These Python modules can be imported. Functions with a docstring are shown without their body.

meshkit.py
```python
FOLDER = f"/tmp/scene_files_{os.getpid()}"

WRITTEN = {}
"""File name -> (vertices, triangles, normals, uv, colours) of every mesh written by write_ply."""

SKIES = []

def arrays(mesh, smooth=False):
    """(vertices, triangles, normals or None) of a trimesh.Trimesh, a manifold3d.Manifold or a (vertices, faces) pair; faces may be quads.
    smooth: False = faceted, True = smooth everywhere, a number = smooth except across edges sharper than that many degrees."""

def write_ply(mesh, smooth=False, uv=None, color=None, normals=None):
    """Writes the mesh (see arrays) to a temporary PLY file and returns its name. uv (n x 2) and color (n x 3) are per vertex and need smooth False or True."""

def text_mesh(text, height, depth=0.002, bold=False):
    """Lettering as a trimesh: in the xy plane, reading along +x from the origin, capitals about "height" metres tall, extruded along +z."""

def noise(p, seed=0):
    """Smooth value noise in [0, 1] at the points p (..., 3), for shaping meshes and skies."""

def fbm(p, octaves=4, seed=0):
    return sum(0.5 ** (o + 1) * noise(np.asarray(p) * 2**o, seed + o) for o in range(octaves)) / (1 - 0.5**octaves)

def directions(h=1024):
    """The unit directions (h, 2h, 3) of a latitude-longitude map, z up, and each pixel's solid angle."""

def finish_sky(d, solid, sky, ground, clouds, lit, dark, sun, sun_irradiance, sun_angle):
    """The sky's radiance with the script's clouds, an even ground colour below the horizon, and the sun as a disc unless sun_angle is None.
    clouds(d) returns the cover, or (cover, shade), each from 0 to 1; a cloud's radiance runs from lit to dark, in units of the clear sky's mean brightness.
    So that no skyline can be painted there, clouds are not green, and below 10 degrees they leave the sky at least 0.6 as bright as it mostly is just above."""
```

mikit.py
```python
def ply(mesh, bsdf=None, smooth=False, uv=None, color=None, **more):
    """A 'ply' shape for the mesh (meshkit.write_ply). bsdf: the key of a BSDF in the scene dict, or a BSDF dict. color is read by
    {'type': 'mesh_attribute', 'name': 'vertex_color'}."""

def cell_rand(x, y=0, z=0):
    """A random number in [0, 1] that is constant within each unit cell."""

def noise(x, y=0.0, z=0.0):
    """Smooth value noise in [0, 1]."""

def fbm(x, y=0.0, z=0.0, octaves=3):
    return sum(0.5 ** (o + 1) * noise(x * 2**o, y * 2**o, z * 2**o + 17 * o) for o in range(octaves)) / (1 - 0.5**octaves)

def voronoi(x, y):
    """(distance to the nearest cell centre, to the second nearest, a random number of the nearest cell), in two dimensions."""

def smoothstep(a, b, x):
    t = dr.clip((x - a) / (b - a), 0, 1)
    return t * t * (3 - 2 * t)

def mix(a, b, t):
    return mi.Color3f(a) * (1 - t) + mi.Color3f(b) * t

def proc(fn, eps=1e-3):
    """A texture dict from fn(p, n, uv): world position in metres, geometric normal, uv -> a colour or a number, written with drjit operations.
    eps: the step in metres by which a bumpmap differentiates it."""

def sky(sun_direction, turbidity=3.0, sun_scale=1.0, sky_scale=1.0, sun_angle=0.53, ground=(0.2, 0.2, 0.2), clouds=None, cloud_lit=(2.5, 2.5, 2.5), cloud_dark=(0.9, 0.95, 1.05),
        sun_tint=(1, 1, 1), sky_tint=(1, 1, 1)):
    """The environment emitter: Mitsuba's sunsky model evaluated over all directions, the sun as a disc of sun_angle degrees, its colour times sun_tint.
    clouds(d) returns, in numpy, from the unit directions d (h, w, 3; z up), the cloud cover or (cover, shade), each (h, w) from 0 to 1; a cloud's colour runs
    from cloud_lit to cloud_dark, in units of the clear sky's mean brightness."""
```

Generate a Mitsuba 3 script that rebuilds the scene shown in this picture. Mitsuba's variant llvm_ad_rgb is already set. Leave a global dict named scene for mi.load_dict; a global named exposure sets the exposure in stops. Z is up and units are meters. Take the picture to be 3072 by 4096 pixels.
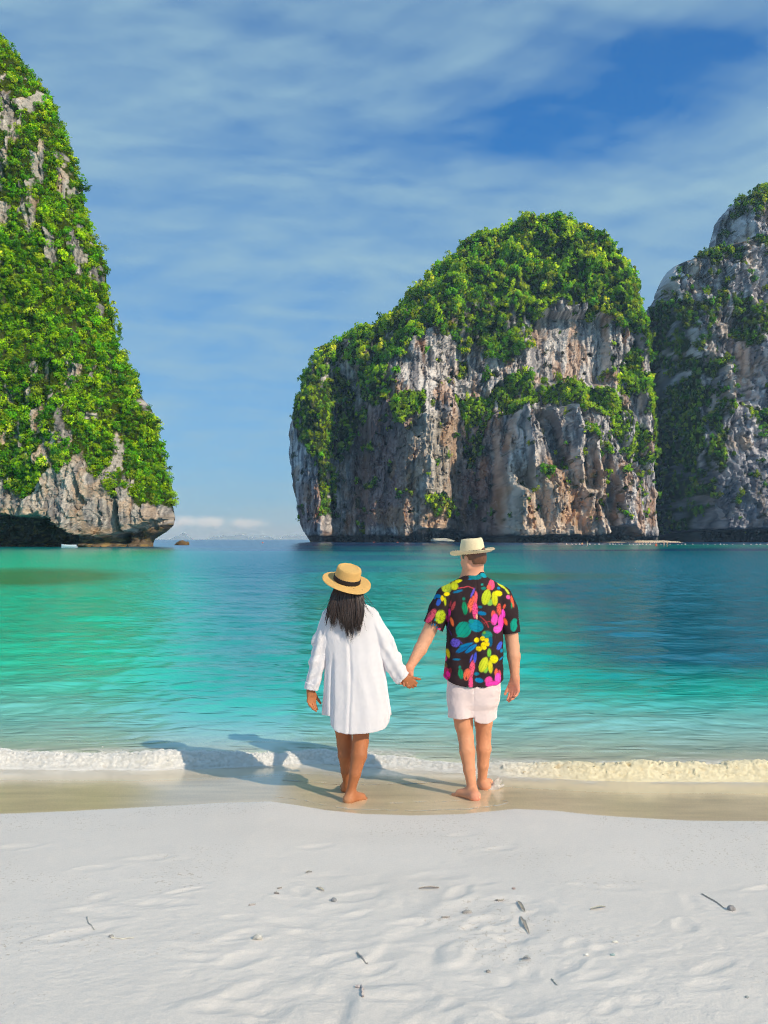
"""A couple walking hand in hand into a turquoise bay between limestone cliffs."""
import math
import numpy as np
import trimesh
import drjit as dr
import mitsuba as mi
import mikit
import meshkit
from mikit import proc, smoothstep, mix
from meshkit import fbm, noise
from shapely import contains_xy
from shapely.geometry import Polygon

T = mi.ScalarTransform4f
scene, labels = {}, {}

# ---------------------------------------------------------------- camera, sky, exposure
FOC, CX, HY, ZC = 3708.0, 1536.0, 2158.0, 1.85      # authoring scale: pixels of a 3072 wide frame per unit tangent; eye height in metres
scene['camera'] = {'type': 'perspective', 'fov': 2 * math.degrees(math.atan(1536 / FOC)), 'fov_axis': 'x',
                   'near_clip': 0.1, 'far_clip': 1.0e5, 'principal_point_offset_y': (2048 - HY) / 4096,
                   'to_world': T().look_at(origin=[0, 0, ZC], target=[0, 10, ZC], up=[0, 0, 1]),
                   'medium': {'type': 'ref', 'id': 'air'}}
SUN = np.array([0.62, -0.60, 0.56])
exposure = 1.42


def sky_clouds(d):
    x, y, z = d[..., 0], d[..., 1], np.maximum(d[..., 2], 1e-3)
    az, el = np.arctan2(x, y), np.arcsin(np.clip(d[..., 2], -1, 1))
    # thin high cloud drawn out in bands that rise slightly to the right
    s = z + 0.16
    q = np.stack([(x * 0.93 + y * 0.30) / s * 1.1, (y * 0.93 - x * 0.30) / s * 3.1, 0 * x + 3.1], -1)
    warp = fbm(q * 0.7, 3, 11)[..., None] * np.array([1.2, 2.2, 0.0])
    streak = 0.62 * fbm(q * 0.8 + warp, 6, 5) + 0.38 * fbm(q * np.array([2.2, 6.0, 1.0]) + 2.2 * warp, 6, 15)
    broad = fbm(np.stack([az * 2.2, el * 5.0 - az * 0.7, 0 * az], -1) + 7.3, 4, 21)
    feather = fbm(np.stack([az * 15 + 5 * warp[..., 0], el * 66 - az * 11 + 5 * warp[..., 1], 0 * az], -1), 5, 41) - 0.5
    c = 0.63 + 1.05 * (streak - 0.5) + 0.55 * feather + 0.5 * (broad - 0.5)
    # the clear gap high on the right, and a smaller one at the top
    g = np.exp(-(((az - 0.275) / 0.19) ** 2 + ((el - 0.440 - 0.05 * (az - 0.28)) / 0.056) ** 2) ** 1.05)
    g2 = np.exp(-(((az + 0.06) / 0.10) ** 2 + ((el - 0.53) / 0.035) ** 2))
    tail = np.exp(-(((az - 0.12) / 0.14) ** 2 + ((el - 0.405) / 0.03) ** 2))
    c = c - 0.75 * g - 0.28 * g2 - 0.22 * tail
    low = np.exp(-((el - 0.02) / 0.17) ** 2)
    c = np.clip(c, 0.03, 0.86) * (1 - 0.35 * low) + 0.30 * low
    # two small puffs low over the sea
    puff = 0
    for a0, e0, w, h in ((-0.195, 0.0185, 0.030, 0.0042), (-0.150, 0.0170, 0.020, 0.0036), (-0.225, 0.0165, 0.020, 0.003)):
        lump = fbm(np.stack([az * 90, el * 160, 0 * az], -1), 4, 33)
        puff = np.maximum(puff, np.clip(1.5 - np.hypot((az - a0) / w, (el - e0) / h) + 1.4 * (lump - 0.5), 0, 1))
    return np.clip(c + 0.55 * puff * (1 - c), 0, 1), np.clip(1.0 - 0.9 * puff, 0, 1)


scene['sky'] = mikit.sky(SUN.tolist(), turbidity=3.0, clouds=sky_clouds, cloud_lit=(4.7, 4.9, 4.9), cloud_dark=(1.42, 2.28, 2.80),
                         sky_tint=(0.20, 0.85, 1.50), sun_tint=(1.03, 1.11, 1.22), sun_scale=1.0, ground=(0.25, 0.3, 0.3))


# ---------------------------------------------------------------- helpers
def W(px, py, Y):
    """A point at distance Y, from its place in the reference frame (authoring helper)."""
    return np.array([(px - CX) / FOC * Y, Y, ZC - (py - HY) / FOC * Y])


def S(t):
    t = np.clip(t, 0, 1)
    return t * t * (3 - 2 * t)


def lin(*rgb):
    """sRGB 0..255 to linear."""
    c = np.asarray(rgb if len(rgb) > 1 else rgb[0], float) / 255.0
    return np.where(c < 0.04045, c / 12.92, ((c + 0.055) / 1.055) ** 2.4)


def grid_faces(nr, nc):
    i = np.arange((nr - 1) * nc).reshape(nr - 1, nc)[:, :-1].ravel()
    return np.stack([i, i + 1, i + nc + 1, i + nc], 1)


def tag(key, label=None, category=None, group=None, kind=None):
    labels[key] = {k: v for k, v in dict(label=label, category=category, group=group, kind=kind).items() if v}


def add(key, mesh, bsdf, smooth=True, uv=None, color=None, **kw):
    n = 0
    base = key
    while key in scene:
        n += 1
        key = f'{base}_{n:03d}'
    scene[key] = mikit.ply(mesh, bsdf, smooth=smooth, uv=uv, color=color)
    if kw:
        tag(key, **kw)
    return key


def leaf_ply(v, f, n, c, bsdf):
    path = meshkit.write_ply((v, f), False, None, c, normals=n)
    return {'type': 'ply', 'filename': path, 'face_normals': False, 'bsdf': {'type': 'ref', 'id': bsdf}}


VC = {'type': 'mesh_attribute', 'name': 'vertex_color'}


def matte(key, rgb):
    scene[key] = {'type': 'twosided', 'bsdf': {'type': 'diffuse', 'reflectance': rgb if isinstance(rgb, dict) else {'type': 'rgb', 'value': [float(x) for x in rgb]}}}


def gloss(key, rgb, rough, spec=0.5, **kw):
    scene[key] = {'type': 'twosided', 'bsdf': {'type': 'principled', 'base_color': rgb if isinstance(rgb, dict) else {'type': 'rgb', 'value': [float(x) for x in rgb]},
                                               'roughness': rough, 'specular': spec, **kw}}


# air: a thin marine haze, so that the far islands fade to blue
scene['air'] = {'type': 'homogeneous', 'albedo': {'type': 'rgb', 'value': [0.95, 0.95, 0.95]}, 'sigma_t': {'type': 'rgb', 'value': [6.0e-5, 8.0e-5, 1.05e-4]}}
matte('m_attr', VC)
# ---------------------------------------------------------------- beach
EDGE_X = np.array([-900, -300, 0, 300, 660, 900, 1080, 1300, 1450, 1640, 1850, 1980, 2060, 2200, 2500, 2750, 3072, 3500, 4200])
EDGE_Y = np.array([3268, 3262, 3257, 3243, 3226, 3212, 3206, 3240, 3258, 3262, 3256, 3246, 3236, 3243, 3268, 3282, 3284, 3280, 3275])


def edge_world():
    Y = FOC * (ZC - 0.055) / (EDGE_Y - HY)
    return (EDGE_X - CX) / FOC * Y, Y


EX, EYW = edge_world()


def shore(x):
    """Distance at which the wash ends on the dry sand, at lateral position x."""
    return np.interp(x, EX, EYW)


def beach_height(x, y):
    s = y - shore(x)                                     # > 0 seaward
    dry = 0.055 + 0.050 * np.maximum(-s, 0) + 0.025 * (1 - np.exp(-np.maximum(-s, 0) / 0.25))
    wet = 0.055 - 0.050 * np.maximum(s, 0) - 0.004 * np.maximum(s, 0) ** 2
    wet = np.maximum(wet, -6 + 0 * wet)
    return np.where(s > 0, wet, np.minimum(dry, 0.9))


def bore_y(x):
    """Where the front of the small breaking wave stands."""
    return np.interp(x, [-8, -3.0, -1.9, -1.2, -0.5, 0.3, 1.0, 1.6, 3.0, 8], [7.75, 7.66, 7.58, 7.66, 7.85, 7.62, 7.32, 7.22, 7.20, 7.15])


def bore_h(x):
    return np.interp(x, [-8, -3.2, -2.0, -1.3, -0.9, -0.4, 0.4, 1.0, 1.5, 3.4, 8], [.070, .078, .088, .078, .058, .045, .042, .056, .082, .095, .088])


rng = np.random.default_rng(4)
PRINTS = []                                              # scuffs and footprints in the dry sand: px, py, length, width, angle, depth
for px, py, l, w, a, dp in ((600, 3430, .26, .10, .2, .030), (390, 3470, .22, .10, .3, .022), (70, 3370, .24, .12, .1, .030), (1255, 3372, .22, .10, .5, .028),
                            (1845, 3310, .20, .09, .3, .022), (1990, 3378, .24, .10, .3, .028), (1330, 3500, .30, .09, .2, .020), (1440, 3590, .34, .13, .6, .026),
                            (390, 3690, .30, .14, -.2, .030), (330, 3780, .30, .12, .6, .026), (560, 3640, .2, .1, .2, .015), (1750, 3500, .3, .14, .3, .02),
                            (1900, 3640, .34, .18, .4, .024), (2100, 3640, .30, .16, -.9, .026), (2480, 3560, .3, .1, .1, .014), (2900, 3650, .22, .12, -.6, .018),
                            (960, 3900, .24, .12, .8, .028), (1000, 3780, .26, .1, .5, .02), (2350, 3860, .3, .1, .4, .016), (2060, 3780, .26, .14, .3, .022), (1660, 3760, .36, .14, .6, .02)):
    Y0 = FOC * (ZC - 0.15) / (py - HY)
    PRINTS.append(((px - CX) / FOC * Y0, Y0, l, w, a, dp))


rp = np.random.default_rng(19)
for _ in range(70):
    Y0 = rp.uniform(2.85, 4.6)
    PRINTS.append((rp.normal(0.15, 0.55) * Y0 / 3.4, Y0, rp.uniform(.14, .28), rp.uniform(.06, .12), rp.normal(.5, .9), rp.uniform(.012, .03)))


def sand_relief(x, y):
    s = y - shore(x)
    dry = S((-s - 0.03) / 0.35)
    p = np.stack([x, y, 0 * x], -1)
    r = 0.010 * (fbm(p * 1.3, 3, 2) - 0.5) + 0.0022 * (fbm(p * np.array([9, 16, 1.0]), 3, 8) - 0.5) + 0.0016 * (noise(p * np.array([45, 60, 1.0]), 5) - 0.5)
    # soft overlapping scallops left by feet and the last high tide, near the middle of the foreground
    q = np.stack([x * 2.0 + 0.5 * y, y * 2.6 - 0.8 * x, 0 * x], -1)
    q = q + 0.9 * (fbm(q * 0.8, 2, 31)[..., None] - 0.5)
    f = fbm(q, 2, 14) * 3.2
    terr = (f - np.floor(f))
    zone = S((4.15 - y) / 0.8) * np.exp(-((x - 0.15 - 0.2 * (3.4 - y)) / 0.75) ** 2)
    zone = np.maximum(zone, 0.30 * S((4.6 - y) / 1.2) * fbm(p * 0.9, 2, 71))
    r = r + zone * 0.018 * (np.where(terr < 0.85, terr / 0.85, (1 - terr) / 0.15) - 0.5)
    r = r + zone * 0.010 * (fbm(p * 7, 3, 81) - 0.5)
    for fx, fy, l, w, a, dp in PRINTS:
        u, v = (x - fx) * np.cos(a) + (y - fy) * np.sin(a), -(x - fx) * np.sin(a) + (y - fy) * np.cos(a)
        d = np.hypot(u / (l * 0.5), v / (w * 0.5)) + 1.1 * (fbm(p * 13 + fx, 3, 3) - 0.5)
        r = r - dp * 0.20 * (1 - S((d - 0.45) / 0.6)) + dp * 0.10 * np.exp(-((d - 1.25) / 0.28) ** 2)
    return r * dry


def dense(a, b, lo, hi, step, coarse):
    mid = np.arange(lo, hi, step)
    left = lo - np.cumsum(step * 1.25 ** np.arange(1, 200))
    right = hi + np.cumsum(step * 1.25 ** np.arange(0, 200))
    left, right = left[left > a], right[right < b]
    return np.concatenate([[a], left[::-1], mid, right, [b]])


gx = dense(-60, 60, -3.3, 3.3, 0.020, 2)
gy = np.unique(np.concatenate([dense(-25, 4.6, 2.6, 4.6, 0.018, 2), np.arange(4.6, 9.0, 0.030), 9.0 + np.cumsum(0.03 * 1.2 ** np.arange(30))]))
gy = gy[gy < 26]
bx, by = np.meshgrid(gx, gy)
bz = beach_height(bx, by) + sand_relief(bx, by)


def tide_line(p):
    """How far a point lies seaward of the edge of the wash."""
    e = mi.Float(float(EYW[0]))
    for k in range(len(EX) - 1):
        e = e + float(EYW[k + 1] - EYW[k]) * dr.clip((p.x - float(EX[k])) / float(EX[k + 1] - EX[k]), 0, 1)
    return p.y - e


def wetness(p, n, uv):
    return smoothstep(-0.012, 0.022, tide_line(p) + 0.06 * (mikit.fbm(p.x * 2.2, p.y * 4.0, 1.0, 3) - 0.5))


def wet_sand(p, n, uv):
    s = tide_line(p)
    m = 0.86 + 0.30 * (mikit.fbm(p.x * 2.2, p.y * 9.0, 3.0, 3) - 0.4) + 0.10 * (mikit.noise(p.x * 210, p.y * 210, 2) - 0.5)
    milky = dr.exp(-dr.maximum(1.35 - s, 0.0) / 0.20) * (0.35 + mikit.fbm(p.x * 5, p.y * 15, 8.0, 3))       # thin foam sliding back
    return mix([float(v) for v in lin(226, 203, 168)], [float(v) for v in lin(240, 230, 216)], dr.clip(milky, 0, 1)) * m


def sand_bump(p, n, uv):
    return 0.0011 * mikit.noise(p.x * 190, p.y * 190, 4) + 0.003 * mikit.fbm(p.x * 34, p.y * 48, 1.0, 2)


def dry_sand(p, n, uv):
    g = mikit.noise(p.x * 240, p.y * 240, 7)
    c = mi.Color3f(*[float(v) for v in lin(225, 217, 211)]) * (0.92 + 0.10 * g + 0.10 * (mikit.fbm(p.x * 1.4, p.y * 2.2, 5.0, 3) - 0.5))
    grit = smoothstep(0.80, 0.90, mikit.noise(p.x * 105, p.y * 105, 9)) * smoothstep(0.45, 0.7, mikit.fbm(p.x * 2.0, p.y * 2.6, 2.0, 2))
    return mix(c, [float(v) for v in lin(176, 160, 142)], 0.55 * grit)


scene['m_sand_dry'] = {'type': 'twosided', 'bsdf': {'type': 'bumpmap', 'scale': 1.0, 'arbitrary': proc(sand_bump, eps=0.0012), 'nested': {'type': 'diffuse', 'reflectance': proc(dry_sand)}}}
scene['m_sand_wet'] = {'type': 'twosided', 'bsdf': {'type': 'roughplastic', 'diffuse_reflectance': proc(wet_sand), 'alpha': 0.03, 'int_ior': 1.45, 'nonlinear': False}}
scene['m_beach'] = {'type': 'blendbsdf', 'weight': proc(wetness), 'a': {'type': 'ref', 'id': 'm_sand_dry'}, 'b': {'type': 'ref', 'id': 'm_sand_wet'}}
nr, nc = bx.shape
add('beach', (np.stack([bx, by, bz], -1).reshape(-1, 3), grid_faces(nr, nc)), 'm_beach',
    label='pale beach sand, smooth and dry in front, wet and tan where the wash runs up', kind='structure')


def ground(x, y):
    x, y = np.asarray(x, float), np.asarray(y, float)
    return beach_height(x, y) + sand_relief(x, y)


# ---------------------------------------------------------------- sea
rw = np.random.default_rng(21)
NW = 70
WL = np.exp(rw.uniform(np.log(0.16), np.log(5.5), NW))
WD = rw.normal(0, 0.55, NW) + np.pi / 2 + 0.12
WK = 2 * np.pi / WL
WP = rw.uniform(0, 2 * np.pi, NW)
WA = 0.0072 * WL * rw.uniform(0.5, 1.2, NW) / (1 + (WL / 0.8) ** 2) ** 0.5


def waves(x, y, spacing):
    z = 0 * x
    gust = 0.55 + 0.9 * fbm(np.stack([x * 0.08, y * 0.035, 0 * x], -1), 3, 91)
    calm = S((y - bore_y(x) - 0.2) / 3.0)
    for L, a, d, k, p in zip(WL, WA, WD, WK, WP):
        keep = S((L / spacing - 3.0) / 3.0)
        if keep.max() <= 0:
            continue
        ph = k * (np.cos(d) * x + np.sin(d) * y) + p
        c = np.cos(ph)
        z = z + a * keep * (c + 0.22 * np.cos(2 * ph))
    return z * gust * (0.18 + 0.82 * calm) * 0.62


rows = np.concatenate([7.05 * np.exp(0.0070 * np.arange(0, 415)), 7.05 * math.exp(0.0070 * 415) * np.exp(0.09 * np.arange(0, 70))])
rows = rows[rows < 34000]
tanx = np.concatenate([np.linspace(-1.6, -0.47, 40)[:-1], np.linspace(-0.47, 0.47, 350), np.linspace(0.47, 1.6, 40)[1:]])
sx, sy = tanx[None, :] * rows[:, None], np.repeat(rows[:, None], len(tanx), 1)
sy = sy + (bore_y(sx) - 0.16 - 7.05) * (1 - S((sy - 7.05) / 4.0))
spacing = np.where(rows < 128, 0.0070, 0.09)[:, None] * sy
sz = waves(sx, sy, np.maximum(spacing, sy * np.gradient(tanx)[None, :]))
rel = sy - bore_y(sx)
hump = bore_h(sx) * np.where(rel < 0.12, S((rel + 0.04) / 0.16), np.exp(-np.maximum(rel - 0.12, 0) / 0.8))
sz = sz * S((rel + 0.16) / 0.4) + hump * 0.92 - 0.11 * (1 - S((rel + 0.08) / 0.14))
nr, nc = sx.shape
fa = grid_faces(nr, nc)


def ripple(p, n, uv):
    d = dr.maximum(p.y, 5.0)
    near = 0.0075 * mikit.fbm(p.x * 3.4 + 0.25 * p.y, p.y * 6.2, 0, 2) + 0.008 * mikit.noise(p.x * 0.9, p.y * 2.3, 4) + 0.011 * dr.abs(2 * mikit.noise(p.x * 4.2, p.y * 9.0, 6) - 1)
    near = near * (0.75 + 1.5 * smoothstep(16.0, 60.0, d))
    fade = smoothstep(60.0, 220.0, d)
    return near * (1 - fade) + fade * (0.10 * mikit.fbm(p.x * 0.33, p.y * 0.55, 1, 2) + 0.045 * mikit.noise(p.x * 1.3, p.y * 1.7, 3))


# body colour: the light that comes back from the water over sand (first number: how deep), and dark green patches (second)
PAL = [lin(208, 196, 168), lin(182, 202, 186), lin(146, 212, 206), lin(92, 206, 196), lin(30, 196, 180), lin(4, 178, 162), lin(0, 160, 156), lin(0, 132, 150), lin(0, 96, 138), lin(0, 68, 122), lin(0, 42, 90)]
DEPTH_AT = [(7.2, 0.04), (8.0, .14), (9.2, .25), (12, .34), (16, .41), (24, .47), (40, .53), (70, .60), (110, .67), (150, .66), (230, .77), (330, .86), (600, .90), (3000, .97)]


def water_colour(p, n, uv):
    d = dr.maximum(p.y, 5.0)
    ld = dr.log(d)
    t = mi.Float(0.0)
    for (a, ta), (b, tb) in zip(DEPTH_AT[:-1], DEPTH_AT[1:]):
        t = t + (tb - ta) * dr.clip((ld - math.log(a)) / (math.log(b) - math.log(a)), 0, 1)
    banks = mikit.fbm(p.x / (6.0 + 0.16 * d), ld * 4.2, 2.0, 3)
    out = smoothstep(2.4, 3.6, ld)
    early = smoothstep(2.2, 2.75, ld)
    east = smoothstep(0.0, 1.0, (p.x - 0.09 * d) / (0.2 * d)) * early * (1 - smoothstep(4.7, 5.3, ld))        # darker blue towards the right
    sky_sheen = dr.exp(-dr.square((p.x + 0.15 * d) / (0.10 * d)))                                              # sky reflection painted into the colour down the middle
    west = smoothstep(0.0, 1.0, (-0.13 * d - p.x) / (0.16 * d))                                            # greener towards the headland
    t = t + 0.10 * out * smoothstep(0.50, 0.66, banks) + 0.42 * east + 0.22 * sky_sheen * smoothstep(2.05, 2.6, ld) - 0.06 * west * smoothstep(4.6, 5.2, ld)
    t = t - 0.22 * smoothstep(0.0, 1.0, (p.x - 0.10 * d) / (0.2 * d)) * dr.exp(-dr.square((ld - 5.62) / 0.28))  # pale bar off the island beach
    t = dr.minimum(t, dr.select(d < 150, 0.74, 0.999))
    t = dr.clip(t, 0, 0.999) * 10
    c = mi.Color3f(*[float(v) for v in PAL[0]])
    for k in range(1, 11):
        c = mix(c, [float(v) for v in PAL[k]], dr.clip(t - (k - 1), 0, 1))
    c = mix(c, [float(v) for v in lin(0, 232, 178)], 0.60 * west * smoothstep(2.2, 2.7, ld) * (1 - smoothstep(4.9, 5.5, ld)))
    green_patch = dr.exp(-dr.square((p.x + 0.36 * d) / (0.11 * d)) - dr.square((ld - 3.83) / 0.30)) + 0.8 * dr.exp(-dr.square((p.x - 0.13 * d) / (0.13 * d)) - dr.square((ld - 3.85) / 0.16))
    green_patch = smoothstep(0.15, 0.9, green_patch * (0.5 + mikit.fbm(p.x * 0.25, ld * 6, 5.0, 2)))  # ragged dark green patches in the water colour
    return mix(c, [float(v) for v in lin(62, 112, 58)], 0.75 * green_patch)


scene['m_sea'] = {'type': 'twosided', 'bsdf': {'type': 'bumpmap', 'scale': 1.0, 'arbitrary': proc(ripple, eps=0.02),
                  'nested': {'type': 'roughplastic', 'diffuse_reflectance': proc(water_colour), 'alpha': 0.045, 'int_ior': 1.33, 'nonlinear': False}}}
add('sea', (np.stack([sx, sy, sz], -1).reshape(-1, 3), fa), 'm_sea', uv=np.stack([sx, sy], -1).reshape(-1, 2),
    label='clear turquoise bay water, green by the left cliff and blue in the middle', kind='structure')
del sx, sy, sz, fa
# ---------------------------------------------------------------- limestone cliffs
def inside(polys, px, py):
    m = np.zeros(px.shape, bool)
    for q in polys:
        m |= contains_xy(Polygon(q).buffer(0), px, py)
    return m


def soft(polys, px, py, step, r):
    """Polygon mask, ragged and softened. Coordinates in authoring pixels (metres / scale)."""
    wx = px + 26 * (fbm(np.stack([px / 45, py / 45, 0 * px], -1), 3, 61) - 0.5) * r
    wy = py + 40 * (fbm(np.stack([px / 45, py / 45, 0 * px + 9], -1), 3, 62) - 0.5) * r
    return inside(polys, wx, wy).astype(float)


def box_(px, py, x0, x1, wl, wr, y0=-9e9, y1=9e9, wt=30, wb=30):
    """A soft block: 1 between the edges x0 and x1 (numbers or arrays of py), falling off over wl, wr, wt, wb."""
    return S((px - x0) / wl + 0.5) * S((x1 - px) / wr + 0.5) * S((py - y0) / wt + 0.5) * S((y1 - py) / wb + 0.5)


def facets(px, py, sx, sy, seed):
    """Angular blocks: every cell of a jittered lattice gets its own depth and tilt, about -0.5..0.5."""
    q = np.stack([px / sx, py / sy, 0 * px], -1)
    x = px / sx + 0.9 * (fbm(q * 0.6, 3, seed) - 0.5)
    y = py / sy + 0.9 * (fbm(q * 0.6 + 31, 3, seed + 1) - 0.5)
    best, out = np.full(px.shape, 9.0), np.zeros(px.shape)
    ix, iy = np.floor(x), np.floor(y)
    for a in (-1, 0, 1):
        for b in (-1, 0, 1):
            cx, cy = ix + a, iy + b
            h = [noise(np.stack([cx * 1.0 + 0.001, cy * 1.0 + 0.001, 0 * cx + k], -1), seed + 40 + k) for k in range(5)]
            dx, dy = x - cx - h[0], y - cy - h[1]
            d = dx * dx + dy * dy
            m = d < best
            best = np.where(m, d, best)
            out = np.where(m, (h[2] - 0.5) + (h[3] - 0.5) * 1.3 * dx + (h[4] - 0.5) * 1.1 * dy, out)
    return out


def crags(px, py, seed):
    """Limestone: rounded pillars parted by sharp cracks, broken into angular blocks, pitted."""
    q = np.stack([px, py, 0 * px], -1)
    w = px + 60 * (fbm(q / 150, 3, seed) - 0.5)
    pillars = np.abs(2 * fbm(np.stack([w / 62, py / 420, 0 * px], -1), 3, seed + 1) - 1) ** 0.7
    cracks = np.exp(-np.abs(2 * fbm(np.stack([w / 34, py / 150, 0 * px], -1), 3, seed + 2) - 1) / 0.045)
    pits = fbm(np.stack([px / 7, py / 12, 0 * px], -1), 3, seed + 5) - 0.5
    return (0.55 * (pillars - 0.5) - 0.30 * cracks + 0.55 * facets(px, py, 46, 95, seed + 10) + 0.30 * facets(px, py, 19, 34, seed + 20)
            + 0.12 * facets(px, py, 9, 14, seed + 25) + 0.16 * pits + 0.45 * (fbm(q / 90, 3, seed + 3) - 0.5))


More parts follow.
